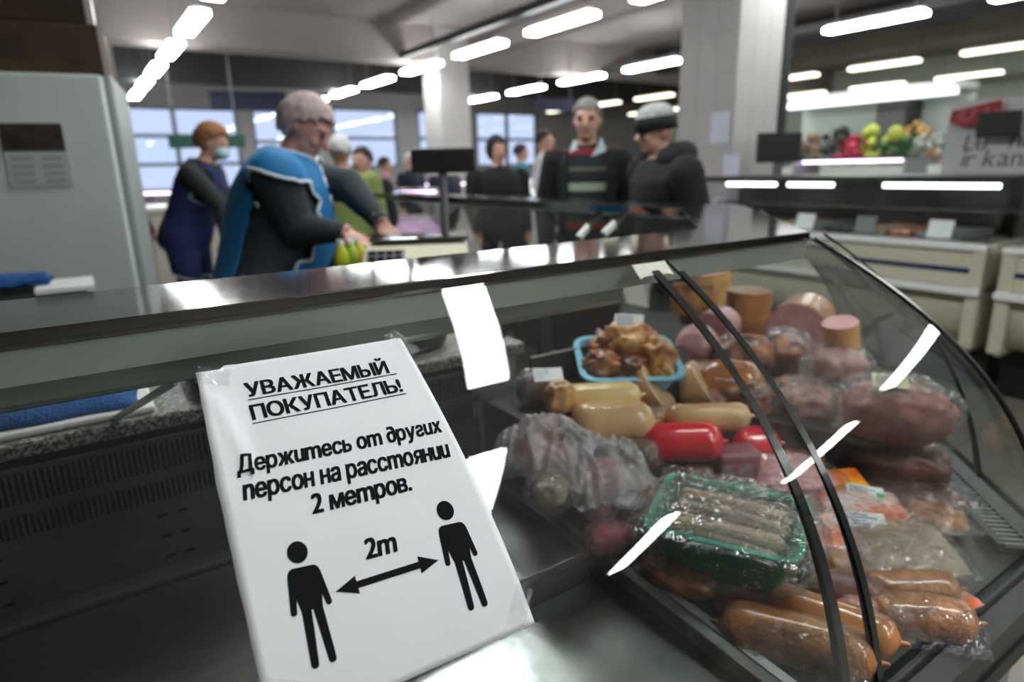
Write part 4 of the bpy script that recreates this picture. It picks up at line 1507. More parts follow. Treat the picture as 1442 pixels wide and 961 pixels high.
def person(name, label, loc, facing, top, legs=TROU, skin=SKIN, hair=None, hair_style='short', h=1.70, lean=0.0, head_pitch=0.0, head_yaw=0.0,
           arms=None, bulk=1.0, vox=0.012, belly=0.0, hood=None, hand_detail=True, face=True, side=0.0, group=None):
    """one standing figure; local -Y is forward, +X is the figure's left side; arms = [(elbow, wrist) left, (elbow, wrist) right] in local metres"""
    root = thing(name, label, 'person', loc, facing, group, local=True)
    k = h / 1.70
    L = rotx(lean)
    piv = Vector((0, 0, 0.95))

    def up(p):
        p = Vector(p); return piv + L @ (p - piv)
    HR = Matrix.Rotation(head_yaw, 3, 'Z') @ rotx(head_pitch)
    hp = Vector((0, 0.0, 1.50))

    def hd(p):
        return up(hp + HR @ (Vector(p) - hp))
    HRW = L @ HR
    prims = []      # (MB, tag)

    def add(mb, tg):
        prims.append((mb, tg))
    for s in (1, -1):
        add(MB().capsule((s * 0.095, 0.0, 0.90), (s * 0.10, -0.012, 0.50), 0.092, 0.062), 1)
        add(MB().capsule((s * 0.10, -0.012, 0.50), (s * 0.10, 0.02, 0.10), 0.062, 0.045), 1)
        add(MB().capsule((s * 0.10, 0.03, 0.045), (s * 0.11, -0.14, 0.038), 0.045, 0.038, sq=0.9), 3)
    # trunk
    secs = [(0.84, 0.150, 0.115, 0.01), (0.93, 0.172, 0.130, 0.0), (1.05, 0.155, 0.120 + belly * 0.6, -belly * 0.5), (1.17, 0.155, 0.118 + belly, -belly * 0.7),
            (1.29, 0.168, 0.122 + belly * 0.4, -belly * 0.3), (1.37, 0.175, 0.110, 0.0), (1.43, 0.140, 0.085, 0.005), (1.47, 0.075, 0.065, 0.005)]
    tv, tf = [], []
    n = 24
    for z, a, b, oy in secs:
        for q in range(n):
            t = 2 * math.pi * q / n
            tv.append(up((a * bulk * math.cos(t), oy + b * bulk * math.sin(t), z)))
    for i in range(len(secs) - 1):
        for q in range(n):
            tf.append((i * n + q, i * n + (q + 1) % n, (i + 1) * n + (q + 1) % n, (i + 1) * n + q))
    tf.append(tuple(range(n - 1, -1, -1))); tf.append(tuple(range((len(secs) - 1) * n, len(secs) * n)))
    add(MB().add(tv, tf), 0)
    # neck and head
    add(MB().capsule(up((0, 0.01, 1.43)), hd((0, 0.0, 1.55)), 0.056, 0.052), 2)
    add(MB().ellipsoid(hd((0, 0.005, 1.615)), (0.074, 0.096, 0.098), rot=HRW), 2)
    add(MB().ellipsoid(hd((0, -0.030, 1.555)), (0.056, 0.060, 0.060), rot=HRW), 2)
    add(MB().ellipsoid(hd((0, -0.072, 1.522)), (0.026, 0.020, 0.020), rot=HRW), 2)
    if face:
        add(MB().capsule(hd((0, -0.088, 1.615)), hd((0, -0.112, 1.583)), 0.010, 0.015), 2)
        for s in (1, -1):
            add(MB().ellipsoid(hd((s * 0.075, 0.012, 1.595)), (0.010, 0.018, 0.030), rot=HRW), 2)
            add(MB().ellipsoid(hd((s * 0.034, -0.068, 1.580)), (0.022, 0.018, 0.020), rot=HRW), 2)
            add(MB().ellipsoid(hd((s * 0.032, -0.080, 1.634)), (0.024, 0.012, 0.009), rot=HRW), 2)
    # arms and hands
    if arms is None:
        arms = [((0.25, 0.02, 1.12), (0.24, -0.10, 0.90)), ((-0.25, 0.02, 1.12), (-0.24, -0.10, 0.90))]
    for s, (el, wr) in zip((1, -1), arms):
        sh = up((s * 0.175 * bulk, 0.005, 1.385)); el, wr = Vector(el), Vector(wr)
        add(MB().capsule(sh, el, 0.064 * bulk, 0.052 * bulk), 4)
        add(MB().capsule(el, wr, 0.052 * bulk, 0.038), 4)
        d = (wr - el).normalized()
        upv = Vector((0, 0, 1)); sd = d.cross(upv)
        if sd.length < 0.1:
            sd = Vector((s, 0, 0))
        sd.normalize(); nv = sd.cross(d).normalized()
        dn = (d - nv * 0.25).normalized()
        palm = wr + dn * 0.055
        add(MB().capsule(wr, wr + d * 0.02, 0.027, 0.026), 2)
        B3 = Matrix((sd, dn, sd.cross(dn))).transposed()
        add(MB().ellipsoid(palm, (0.042, 0.050, 0.018), rot=B3), 2)
        if hand_detail:
            for q, ln in enumerate((0.068, 0.078, 0.074, 0.058)):
                off = (q - 1.5) * 0.0215
                a = palm + dn * 0.040 + sd * off
                b = a + (dn - nv * 0.35).normalized() * ln * 0.55
                c_ = b + (dn * 0.5 - nv * 0.9).normalized() * ln * 0.5
                add(MB().capsule(a, b, 0.0095, 0.009, 8), 2); add(MB().capsule(b, c_, 0.009, 0.008, 8), 2)
            th0 = palm - dn * 0.015 - sd * (s * 0.034); th1 = th0 + (dn * 0.6 - sd * (s * 0.75) - nv * 0.3).normalized() * 0.040
            th2 = th1 + (dn * 0.95 - nv * 0.35).normalized() * 0.028
            add(MB().capsule(th0, th1, 0.012, 0.0105, 8), 2); add(MB().capsule(th1, th2, 0.0105, 0.009, 8), 2)
    allm = MB(); tags = []; pts = []
    for mb, tg in prims:
        allm.add(mb.v, mb.f)
        for p in mb.v:
            pts.append(p); tags.append(tg)
    # denser tag points along tubes
    kd = kdtree.KDTree(len(pts))
    for i, p in enumerate(pts):
        kd.insert(p, i)
    kd.balance()
    me = baked(allm, [('REMESH', dict(mode='VOXEL', voxel_size=vox)), ('SMOOTH', dict(factor=0.5, iterations=3))])
    me.name = 'body'
    for mm in (top, legs, skin, SHOE, top):
        me.materials.append(mm)
    idx = [tags[kd.find(p.center)[1]] for p in me.polygons]
    me.polygons.foreach_set('material_index', idx)
    me.polygons.foreach_set('use_smooth', [True] * len(me.polygons))
    BTAGS[me.name] = idx
    body = bpy.data.objects.new('body', me); COL.objects.link(body); body.parent = root
    root.scale = (k, k, k)
    if face:
        for s in (1, -1):
            MB().ellipsoid(hd((s * 0.032, -0.0845, 1.615)), (0.014, 0.006, 0.007), 10, 6, HRW).build('eye', EYEM, root, smooth=True)
        MB().ellipsoid(hd((0, -0.0885, 1.548)), (0.024, 0.006, 0.006), 10, 6, HRW).build('mouth', LIPM, root, smooth=True)
    # hair: a cap that leaves the face free
    if hair:
        bm = bmesh.new(); bmesh.ops.create_icosphere(bm, subdivisions=4, radius=1.0)
        lim = {'short': -0.25, 'fluffy': -0.72, 'bob': -0.85, 'curly': -0.6}[hair_style]
        kill = []
        for v in bm.verts:
            c = v.co
            wob = 0.16 * noise.noise(c * 4.0) + 0.08 * noise.noise(c * 11.0)
            front = c.y < -0.30 + wob
            if c.z < lim + wob or (front and c.z < 0.42 - 0.25 * (abs(c.x) > 0.75)) or (c.z < -0.1 and c.y < 0.05):
                kill.append(v)
        bmesh.ops.delete(bm, geom=kill, context='VERTS')
        for v in bm.verts:
            nn = noise.noise(v.co * 5) * 0.05 + noise.noise(v.co * 14) * 0.03
            th = {'short': 1.10, 'fluffy': 1.17}.get(hair_style, 1.22)
            p = Vector((v.co.x * 0.076, v.co.y * 0.098, v.co.z * 0.102)) * (th + nn)
            v.co = hd(Vector((0, 0.010, 1.618)) + p)
        me2 = bpy.data.meshes.new('hair'); bm.to_mesh(me2); bm.free(); me2.materials.append(hair)
        me2.polygons.foreach_set('use_smooth', [True] * len(me2.polygons))
        ho = bpy.data.objects.new('hair', me2); COL.objects.link(ho); ho.parent = root
        sd_ = ho.modifiers.new('s', 'SOLIDIFY'); sd_.thickness = 0.014
    root['_'] = 0
    del root['_']
    return root, body, up, hd, HRW


def shell(root, body, name, material, pred, off=0.012, th=0.006, smooth_it=4, tags=(0,)):
    """a garment: the part of the body surface that pred(centre, normal) picks, lifted off it"""
    me = body.data
    bt = BTAGS[me.name]
    keep = [p for p in me.polygons if bt[p.index] in tags and (pred(p.center, p.normal) if pred.__code__.co_argcount == 2 else pred(p.center, p.normal, bt[p.index]))]
    ids = {}
    v = []; f = []
    for p in keep:
        q = []
        for i in p.vertices:
            if i not in ids:
                ids[i] = len(v); vv = me.vertices[i]
                v.append(vv.co + vv.normal * off)
            q.append(ids[i])
        f.append(tuple(q))
    if not f:
        return None
    o = link(name, v, f, material, root, smooth=True)
    md = o.modifiers.new('m', 'SMOOTH'); md.iterations = smooth_it; md.factor = 0.5
    sd_ = o.modifiers.new('s', 'SOLIDIFY'); sd_.thickness = th
    # boundary loop for trims
    cnt = {}
    for q in f:
        for a, b in zip(q, q[1:] + q[:1]):
            e = (min(a, b), max(a, b)); cnt[e] = cnt.get(e, 0) + 1
    edge = [(v[a], v[b]) for (a, b), c in cnt.items() if c == 1]
    return o, edge


def trim(root, edge, material, r=0.006, name='trim_piping', min_len=8):
    """a cord along each closed edge of a garment"""
    key = lambda q: (round(q.x, 5), round(q.y, 5), round(q.z, 5))
    par = {}

    def find(a):
        while par[a] != a:
            par[a] = par[par[a]]; a = par[a]
        return a
    for a, b in edge:
        for q in (key(a), key(b)):
            par.setdefault(q, q)
        par[find(key(a))] = find(key(b))
    loops = {}
    for a, b in edge:
        loops.setdefault(find(key(a)), []).append((a, b))
    for es in loops.values():
        if len(es) < min_len:
            continue
        nb = {}
        for a, b in es:
            nb.setdefault(key(a), []).append(b); nb.setdefault(key(b), []).append(a)
        start = es[0][0]; path = [start]; seen = {key(start)}
        while True:
            nxt = [q for q in nb[key(path[-1])] if key(q) not in seen]
            if not nxt:
                break
            path.append(nxt[0]); seen.add(key(nxt[0]))
        if len(path) < min_len:
            continue
        closed = (path[0] - path[-1]).length < 0.04
        for _ in range(3):
            path = [path[i] if not closed and i in (0, len(path) - 1) else (path[i - 1] + path[i] * 2 + path[(i + 1) % len(path)]) / 4 for i in range(len(path))]
        path = path[::2] + ([path[0]] if closed else [])
        MB().tube(path, r, 6, cap=False).build(name, material, root, smooth=True)


def to_local(root_loc, facing, k, p):
    q = Vector(p) - Vector(root_loc)
    return Matrix.Rotation(-facing, 3, 'Z') @ q / k


# --- saleswoman in the blue tabard
F1 = IMG + math.pi / 2 + 0.22
BLUEAP = mat('bright blue tabard', (0.012, 0.19, 0.46), 0.75, var=0.2, vscale=6, bump=0.2, bscale=30)
GREYSW = mat('dark slate sweater', (0.030, 0.040, 0.048), 0.9, bump=0.4, bscale=120)
PALEHAIR = mat('pale pinkish grey hair', (0.56, 0.43, 0.42), 0.75, var=0.35, vscale=40, bump=0.8, bscale=120)
L1 = Vector(PD(372, 380, 2.55)); L1.z = 0.0
k1 = 0.965
hr = to_local(L1, F1, k1, PD(484, 328, 2.28)); hl = to_local(L1, F1, k1, PD(535, 312, 2.42))
er = to_local(L1, F1, k1, PD(418, 322, 2.36)); el_ = to_local(L1, F1, k1, PD(490, 262, 2.55))
root, body, up, hd, HRW = person('person', 'saleswoman in a bright blue tabard over a dark sweater, bending over the scale', L1, F1, GREYSW, skin=SKIN2, hair=PALEHAIR, hair_style='fluffy',
                                 h=1.70 * k1, lean=0.30, head_pitch=0.34, head_yaw=-0.25, arms=[(el_, hl), (er, hr)], bulk=1.38, vox=0.0085, belly=0.03)
axis_up = Matrix.Rotation(0.30, 3, 'X')


def torso_pred(c, nrm, tg):
    q = axis_up.inverted() @ (c - Vector((0, 0, 0.95))) + Vector((0, 0, 0.95))
    nl = axis_up.inverted() @ nrm
    if q.z < 0.62 or q.z > 1.475:
        return False
    if tg == 4:
        return q.z > 1.395 and abs(q.y) < 0.10
    if q.z > 1.34:
        return True
    # open at the sides below the arms
    side = 0.90 - 0.30 * max(0.0, (1.10 - q.z))
    return abs(nl.x) < side


res = shell(root, body, 'tabard', BLUEAP, torso_pred, 0.022, 0.006, 10, (0, 1, 4))
if res:
    trim(root, res[1], mat('white piping', (0.62, 0.72, 0.80), 0.7), 0.0065)
# --- second saleswoman, navy overall and mask
NAVY = mat('navy overall', (0.012, 0.022, 0.11), 0.8, var=0.2, vscale=6)
AUBURN = mat('auburn hair', (0.30, 0.13, 0.045), 0.7, var=0.4, vscale=40, bump=0.8, bscale=120)
F2_ = IMG + math.pi / 2 + 0.05
L2 = Vector(PD(272, 390, 4.5)); L2.z = 0
k2 = 1.0
root2, body2, up2, hd2, HR2 = person('person', 'saleswoman in a navy overall and face mask leaning over a side counter', L2, F2_, mat('black sleeves', (0.015, 0.017, 0.02), 0.85),
                                     hair=AUBURN, hair_style='curly', h=1.70, lean=0.42, head_pitch=-0.05,
                                     arms=[(to_local(L2, F2_, 1, PD(322, 300, 4.6)), to_local(L2, F2_, 1, PD(325, 330, 4.5))), (to_local(L2, F2_, 1, PD(312, 292, 4.2)), to_local(L2, F2_, 1, PD(318, 335, 4.2)))], bulk=1.12, vox=0.014)
ax2 = Matrix.Rotation(0.42, 3, 'X')


def pred2(c, nrm):
    q = ax2.inverted() @ (c - Vector((0, 0, 0.95))) + Vector((0, 0, 0.95))
    return 0.70 < q.z < 1.45


r2 = shell(root2, body2, 'overall', NAVY, pred2, 0.02, 0.006, 8, (0, 1))
if r2:
    trim(root2, r2[1], mat('pale blue piping', (0.40, 0.45, 0.62), 0.7), 0.006)
mk = MB().ellipsoid(hd2((0, -0.070, 1.560)), (0.060, 0.052, 0.050), 14, 9, HR2)
mk.build('face_mask', mat('light blue mask', (0.42, 0.62, 0.72), 0.8), root2, smooth=True)
# --- customers beyond the far wing
STRIPED = mat('striped sweater', (0.02, 0.02, 0.022), 0.9)
nt = STRIPED.node_tree; b = nt.nodes['Principled BSDF']
tc = nt.nodes.new('ShaderNodeTexCoord'); sx = nt.nodes.new('ShaderNodeSeparateXYZ'); nt.links.new(tc.outputs['Object'], sx.inputs[0])
mr = nt.nodes.new('ShaderNodeMapRange'); mr.inputs[1].default_value = 0.9; mr.inputs[2].default_value = 1.45
nt.links.new(sx.outputs['Z'], mr.inputs[0])
cr = nt.nodes.new('ShaderNodeValToRGB'); cr.color_ramp.interpolation = 'CONSTANT'
el = cr.color_ramp.elements
stops = [(0.0, (0.015, 0.016, 0.018)), (0.16, (0.22, 0.03, 0.02)), (0.24, (0.015, 0.016, 0.018)), (0.38, (0.42, 0.48, 0.40)), (0.45, (0.015, 0.016, 0.018)), (0.555, (0.30, 0.35, 0.26)), (0.64, (0.012, 0.012, 0.014)), (0.76, (0.09, 0.10, 0.08)), (0.80, (0.012, 0.012, 0.014)), (0.93, (0.22, 0.012, 0.03)), (0.985, (0.02, 0.02, 0.02))]
el[0].position = 0.0; el[0].color = (*stops[0][1], 1)
el[1].position = stops[1][0]; el[1].color = (*stops[1][1], 1)
for p_, c_ in stops[2:]:
    e_ = el.new(p_); e_.color = (*c_, 1)
nt.links.new(mr.outputs[0], cr.inputs[0]); nt.links.new(cr.outputs[0], b.inputs['Base Color'])
GREYHAIR = mat('grey hair', (0.33, 0.32, 0.30), 0.75, var=0.4, vscale=40, bump=0.8, bscale=120)
L3 = Vector(PD(826, 300, 3.85)); L3.z = 0
tocam = math.atan2(-L3.y, -L3.x)
F3 = tocam + math.pi / 2
root3, body3, up3, hd3, HR3 = person('person', 'grey-haired man in a striped sweater and open black jacket beyond the counter', L3, F3, STRIPED, hair=GREYHAIR, h=1.69,
                                     lean=0.08, head_pitch=0.06, head_yaw=-0.10, bulk=1.05, vox=0.0095, belly=0.02)


def pred3(c, nrm):
    if 1.43 < c.z or c.z < 0.72:
        return False
    if abs(c.x) > 0.16:
        return c.z > 0.88
    return c.y > -0.02 or abs(c.x) > 0.105 + max(0, (1.05 - c.z)) * 0.2


shell(root3, body3, 'jacket', BLK, pred3, 0.016, 0.01, 6, (0, 4))
cl = MB()
for s in (1, -1):
    a = up3((s * 0.02, -0.085, 1.40)); b_ = up3((s * 0.068, -0.055, 1.475)); c_ = up3((s * 0.075, 0.02, 1.50)); d_ = up3((s * 0.10, -0.06, 1.43))
    cl.add([a, b_, d_], [(0, 1, 2)]); cl.add([b_, c_, d_], [(0, 1, 2)])
clo = cl.build('shirt_collar', mat('pale blue shirt', (0.50, 0.60, 0.66), 0.8), root3)
clo.modifiers.new('s', 'SOLIDIFY').thickness = 0.012
for s in (1, -1):
    MB().ellipsoid(hd3((s * 0.033, -0.086, 1.636)), (0.020, 0.008, 0.005), 10, 6, HR3).build('eyebrow', GREYHAIR, root3, smooth=True)
L4 = Vector(PD(950, 300, 3.28)); L4.z = 0
F4 = IMG - math.pi / 2 + 0.25
root4, body4, up4, hd4, HR4 = person('person', 'person in a black hooded coat and grey knit hat with a black band, looking down', L4, F4, BLK, hair=None, h=1.60,
                                     lean=0.20, head_pitch=0.02, bulk=1.42, vox=0.0095,
                                     arms=[((0.27, 0.0, 1.10), (0.20, -0.16, 0.95)), ((-0.27, 0.0, 1.10), (-0.20, -0.16, 0.95))])
# hat: band and crown
def hat_ring(z0, z1, k0, k1, n=28):
    v = []; f = []
    for z, kk in ((z0, k0), (z1, k1)):
        for q in range(n):
            t = 2 * math.pi * q / n; v.append(hd4((0.084 * kk * math.cos(t), 0.008 + 0.104 * kk * math.sin(t), z - 0.012 * math.sin(t))))
    for q in range(n):
        f.append((q, (q + 1) % n, n + (q + 1) % n, n + q))
    return v, f


v, f = hat_ring(1.605, 1.672, 1.10, 1.10)
ho = link('hat_band', v, f, BLK, root4, smooth=True); ho.modifiers.new('s', 'SOLIDIFY').thickness = 0.014
cr_ = MB().ellipsoid(hd4((0, 0.008, 1.672)), (0.090, 0.108, 0.072), 24, 12, HR4)
cr_.build('hat_crown', mat('pale grey knit', (0.55, 0.57, 0.58), 0.9, var=0.3, vscale=30, bump=0.8, bscale=150), root4, smooth=True)
# hood lying on the back and a high collar
hv = MB()
for q in range(9):
    t = math.radians(-20 + 220 * q / 8)
    c0 = up4((0.115 * math.cos(t), 0.03 + 0.105 * math.sin(t), 1.455)); 
    hv.ellipsoid(c0, (0.068, 0.068, 0.072), 12, 8)
hm = baked(hv, [('REMESH', dict(mode='VOXEL', voxel_size=0.014)), ('SMOOTH', dict(factor=0.5, iterations=4))])
hm.materials.append(BLK); hm.polygons.foreach_set('use_smooth', [True] * len(hm.polygons))
hob = bpy.data.objects.new('hood', hm); COL.objects.link(hob); hob.parent = root4
# --- shoppers and staff farther back
MAROON = mat('maroon coat', (0.06, 0.010, 0.022), 0.85)
NAVYC = mat('dark navy coat', (0.010, 0.014, 0.035), 0.85)
WHITEC = mat('whitish coat', (0.55, 0.52, 0.58), 0.85)
LIME = mat('lime vest', (0.22, 0.27, 0.08), 0.8)
TEALC = mat('teal vest', (0.03, 0.22, 0.28), 0.8)
DHAIR = mat('dark hair', (0.02, 0.015, 0.012), 0.7)
WHAIR = mat('white hair', (0.60, 0.60, 0.60), 0.8)
PINKC = mat('dusty pink coat', (0.30, 0.14, 0.20), 0.85)
for (px, py, dist, face_, topm, hairm, lab, hh, kw) in [
        (180, 330, 6.2, IMG + 1.3, MAROON, DHAIR, 'person in a maroon coat standing beside the white fridge', 1.52, dict(lean=0.05)),
        (703, 300, 5.2, IMG - 1.2, BLK, DHAIR, 'person in a black hooded jacket behind the black scale display', 1.56, dict(bulk=1.25, hood=True)),
        (628, 300, 7.6, IMG + 2.6, NAVYC, DHAIR, 'person in a dark navy coat left of the black scale display', 1.48, dict(bulk=1.35)),
        (735, 280, 8.5, IMG + 0.3, TEALC, DHAIR, 'shopper in a teal vest left of the grey-haired man', 1.62, {}),
        (768, 280, 7.4, IMG - 0.4, WHITEC, DHAIR, 'shopper in a whitish coat just left of the grey-haired man', 1.72, {}),
        (486, 290, 4.4, IMG + 1.9, LIME, WHAIR, 'white-haired person in a lime vest behind the saleswoman', 1.56, dict(bulk=1.2)),
        (515, 290, 4.9, IMG - 2.0, BLK, DHAIR, 'shopper in black between the saleswoman and the pink display', 1.50, dict(bulk=1.2)),
        (545, 270, 8.5, IMG + 0.4, PINKC, DHAIR, 'shopper in a dusty pink coat in front of the far window', 1.50, {}),
        (580, 270, 9.0, IMG - 0.8, NAVYC, WHAIR, 'white-haired shopper in navy left of the far pillar', 1.55, {}),
        (1000, 300, 7.5, IMG - 0.9, PINKC, AUBURN, 'shopper half hidden by the near white pillar', 1.52, {})]:
    p = Vector(PD(px, py, dist)); p.z = 0
    hood_ = kw.pop('hood', False)
    rt, bd, up_, hd_, hw_ = person('person', lab, p, face_ + math.pi / 2, topm, hair=hairm, h=hh, vox=0.017, hand_detail=False, group='people in the background', **kw)
    if hood_:
        hm_ = MB().ellipsoid(hd_((0, 0.03, 1.625)), (0.095, 0.105, 0.118), 18, 12, hw_)
        hm_.build('hood', BLK, rt, smooth=True)

# ================================================================== BACKGROUND FURNITURE
pillar(5.05, 4.0, 0.62, 'tall white tiled pillar standing beyond the two dark-clad customers', notes=True, duct=True)
pn = bpy.data.objects['pillar']
for (px, py, w_, h_) in ((1015, 180, 0.20, 0.26), (1030, 235, 0.16, 0.2), (1012, 290, 0.12, 0.16)):
    p = PX(px, py, 4.735)
    tag(MB().box(4.724, 4.731, p[1] - w_ / 2, p[1] + w_ / 2, p[2] - h_ / 2, p[2] + h_ / 2).build('paper_note', NOTE),
        {180: 'topmost bluish paper note taped to the near pillar', 235: 'middle bluish paper note taped to the near pillar', 290: 'lowest bluish paper note taped to the near pillar'}[py], 'note', 'notes on the pillar')
pp = PD(632, 200, 12.0)
pillar(pp[0], pp[1], 0.62, 'far white pillar rising behind the black scale display')
# --- white fridge with boxes on top
FRIDGE = mat('greyish white enamel', (0.56, 0.61, 0.585), 0.38, var=0.06, vscale=3)
fr0 = Vector((0.20, 3.22, 0))
fr = thing('fridge', 'tall greyish white fridge with a wall calendar at the left edge', 'fridge', fr0, math.radians(-9), local=True)
zt = 1.745
MB().box(-0.92, 0.0, 0.06, 0.66, 0.06, zt).build('cabinet', mat('fridge side grey', (0.24, 0.27, 0.26), 0.45), fr, bevel=0.012)
MB().box(-0.92, -0.03, 0.0, 0.055, 0.08, zt - 0.005).build('door', FRIDGE, fr, bevel=0.012)
dk_ = MB().box(-0.90, -0.05, 0.08, 0.64, 0.0, 0.06).build('plinth', BLACK, fr)
Mfr = Matrix.Translation(fr0) @ Matrix.Rotation(math.radians(-9), 4, 'Z')
CARD = mat('dark brown cardboard', (0.035, 0.018, 0.009), 0.85, var=0.3, vscale=10)
CARD2 = mat('mid brown cardboard', (0.060, 0.034, 0.015), 0.85, var=0.3, vscale=10)


def fbox(name, label, cat, b, m_, z0, parts):
    c = Mfr @ Vector(((b[0] + b[1]) / 2, (b[2] + b[3]) / 2, z0))
    o = thing(name, label, cat, c, math.radians(-9), local=True)
    hx, hy = (b[1] - b[0]) / 2, (b[3] - b[2]) / 2
    MB().box(-hx, hx, -hy, hy, 0.001, b[4]).build('box_body', m_, o, bevel=0.004)
    MB().box(-hx - 0.001, hx + 0.001, -0.025, 0.025, 0.002, b[4] + 0.002).build('packing_tape', mat('brown tape', (0.10, 0.06, 0.03), 0.3), o)
    for (x0, x1, zz0, zz1) in parts:
        MB().box(-hx + x0, -hx + x1, -hy - 0.0015, -hy, zz0, zz1).build('box_print', mat('dark box print', (0.03, 0.018, 0.01), 0.8), o)
    return o


fbox('cardboard_box', 'brown cardboard box with dark print lying flat on the fridge', 'box', (-0.86, -0.02, 0.05, 0.55, 0.19), CARD2, zt, [(0.38, 0.58, 0.05, 0.13), (0.72, 0.78, 0.03, 0.07)])
fbox('cardboard_box', 'darkest cardboard box on top of the flat brown box', 'box', (-0.90, -0.05, 0.06, 0.56, 0.30), CARD, zt + 0.193, [(0.52, 0.60, 0.2, 0.27)])
# calendar
cal = thing('calendar', 'wall calendar with a dark picture stuck on the fridge door', 'calendar', Mfr @ Vector((-0.30, -0.004, 1.45)), math.radians(-9), local=True)
MB().box(-0.105, 0.105, -0.004, 0.0, -0.145, 0.10).build('calendar_sheet', mat('grey calendar paper', (0.42, 0.44, 0.44), 0.8), cal)
MB().box(-0.103, 0.103, -0.006, -0.004, -0.005, 0.10).build('calendar_picture', mat('dark photo print', (0.05, 0.035, 0.03), 0.5, col2=(0.012, 0.008, 0.006), vscale=14), cal)
for q in range(4):
    for t in range(2):
        MB().box(-0.085 + t * 0.10, -0.015 + t * 0.10, -0.0055, -0.004, -0.04 - q * 0.03, -0.025 - q * 0.03).build('month_block', mat('pale print', (0.30, 0.32, 0.33), 0.8), cal)
# things left of the rail: dark bin liner with a blue cloth
p = PD(40, 400, 2.1)
bs = thing('side_stand', 'dark stand with a white sheet in front of the fridge', 'stand', (p[0], p[1], 0))
MB().box(p[0] - 0.25, p[0] + 0.16, p[1] - 0.15, p[1] + 0.2, 0.0, p[2] - 0.02).build('stand_body', BLACK, bs, bevel=0.01)
MB().box(p[0] + 0.02, p[0] + 0.18, p[1] - 0.14, p[1] + 0.1, p[2] - 0.019, p[2] - 0.005).build('white_sheet', WHITEP, bs)
tag(chunk_mesh(0.13, 0.08, 0.025, 5.5, 0.35).xform(Matrix.Translation((p[0] - 0.06, p[1] + 0.02, p[2] + 0.012))).build('cloth', TOWEL, smooth=True), 'crumpled blue cloth on the dark stand before the fridge', 'cloth')
# --- table with the weighing scale
tb = thing('scale_table', 'steel table carrying the weighing scale behind the counter', 'table', (1.0, 2.0, 0))
MB().box(0.50, 1.40, 1.78, 2.22, 0.955, 0.985).build('table_top', STEEL_DECK, tb, bevel=0.004)
for x in (0.55, 1.35):
    for y in (1.83, 2.17):
        MB().box(x - 0.02, x + 0.02, y - 0.02, y + 0.02, 0, 0.955).build('leg', STEEL_DARK, tb)
sp = PD(585, 358, 2.02)
scl = thing('weighing_scale', 'cream weighing scale with a keypad and a black display on a pole', 'scale', (sp[0], sp[1], 0.985), IMG + 0.12, local=True)
MB().add([(-0.17, -0.13, 0.02), (0.17, -0.13, 0.02), (0.17, 0.15, 0.02), (-0.17, 0.15, 0.02), (-0.15, -0.02, 0.125), (0.165, -0.02, 0.125), (0.165, 0.145, 0.135), (-0.15, 0.145, 0.135), (-0.17, -0.13, 0.05), (0.17, -0.13, 0.05)],
         [(3, 2, 1, 0), (0, 1, 9, 8), (8, 9, 5, 4), (4, 5, 6, 7), (1, 2, 6, 5, 9), (2, 3, 7, 6), (3, 0, 8, 4, 7)]).build('scale_body', CREAM_S, scl, bevel=0.008)
MB().add([(-0.145, -0.112, 0.0665), (-0.03, -0.112, 0.0665), (-0.03, -0.04, 0.1155), (-0.145, -0.04, 0.1155)], [(0, 1, 2, 3)]).build('keypad', GREYP, scl)
for i in range(4):
    for j in range(3):
        t = 0.15 + 0.3 * j
        MB().box(-0.138 + i * 0.026, -0.118 + i * 0.026, -0.112 + 0.072 * t, -0.112 + 0.072 * t + 0.012, 0.066 + 0.049 * t, 0.078 + 0.049 * t).build('key', BLACK, scl)
MB().box(-0.14, 0.17, -0.01, 0.145, 0.137, 0.147).build('weighing_plate', STEEL, scl, bevel=0.003)
for (x, y) in ((-0.14, -0.1), (0.14, -0.1), (0.14, 0.12), (-0.14, 0.12)):
    MB().tube([(x, y, 0), (x, y, 0.02)], 0.014, 10).build('foot', BLACK, scl)
MB().tube([(0.10, 0.17, 0.05), (0.10, 0.17, 0.36)], 0.014, 10).build('pole', GREYP, scl)
MB().box(0.0, 0.21, 0.145, 0.195, 0.34, 0.42).build('display_head', BLACK, scl, bevel=0.008)
# blue pack and a printed folder next to the scale
p = PD(478, 362, 2.02)
tag(MB().box(p[0] - 0.06, p[0] + 0.06, p[1] - 0.05, p[1] + 0.06, 0.985, 1.035).build('blue_pack', mat('pale blue pack', (0.28, 0.50, 0.72), 0.5, col2=(0.7, 0.75, 0.8), vscale=14), bevel=0.012), 'pale blue and white packet on the table under the saleswoman hands', 'packet')
for q, (px, py, mm, lab) in enumerate([(478, 330, mat('yellow green bottle', (0.45, 0.50, 0.02), 0.3), 'yellow-green bottle just left of the saleswoman hands'), (496, 322, mat('lime bottle', (0.30, 0.45, 0.03), 0.3), 'lime green bottle behind the saleswoman wrist'), (512, 326, mat('yellow bottle', (0.62, 0.52, 0.04), 0.3), 'yellow bottle behind the saleswoman hand')]):
    p = PD(px, py, 2.15)
    bo_ = thing('bottle', lab, 'bottle', (p[0], p[1] + 0.03 * q, 0.985), group='bottles on the scale table')
    MB().tube([(p[0], p[1] + 0.03 * q, 0.986), (p[0], p[1] + 0.03 * q, 1.07), (p[0], p[1] + 0.03 * q, 1.09), (p[0], p[1] + 0.03 * q, 1.10)], [0.026, 0.026, 0.014, 0.012], 14).build('bottle_body', mm, bo_, smooth=True)
    MB().tube([(p[0], p[1] + 0.03 * q, 1.10), (p[0], p[1] + 0.03 * q, 1.115)], 0.013, 12).build('cap', WHITEP, bo_)
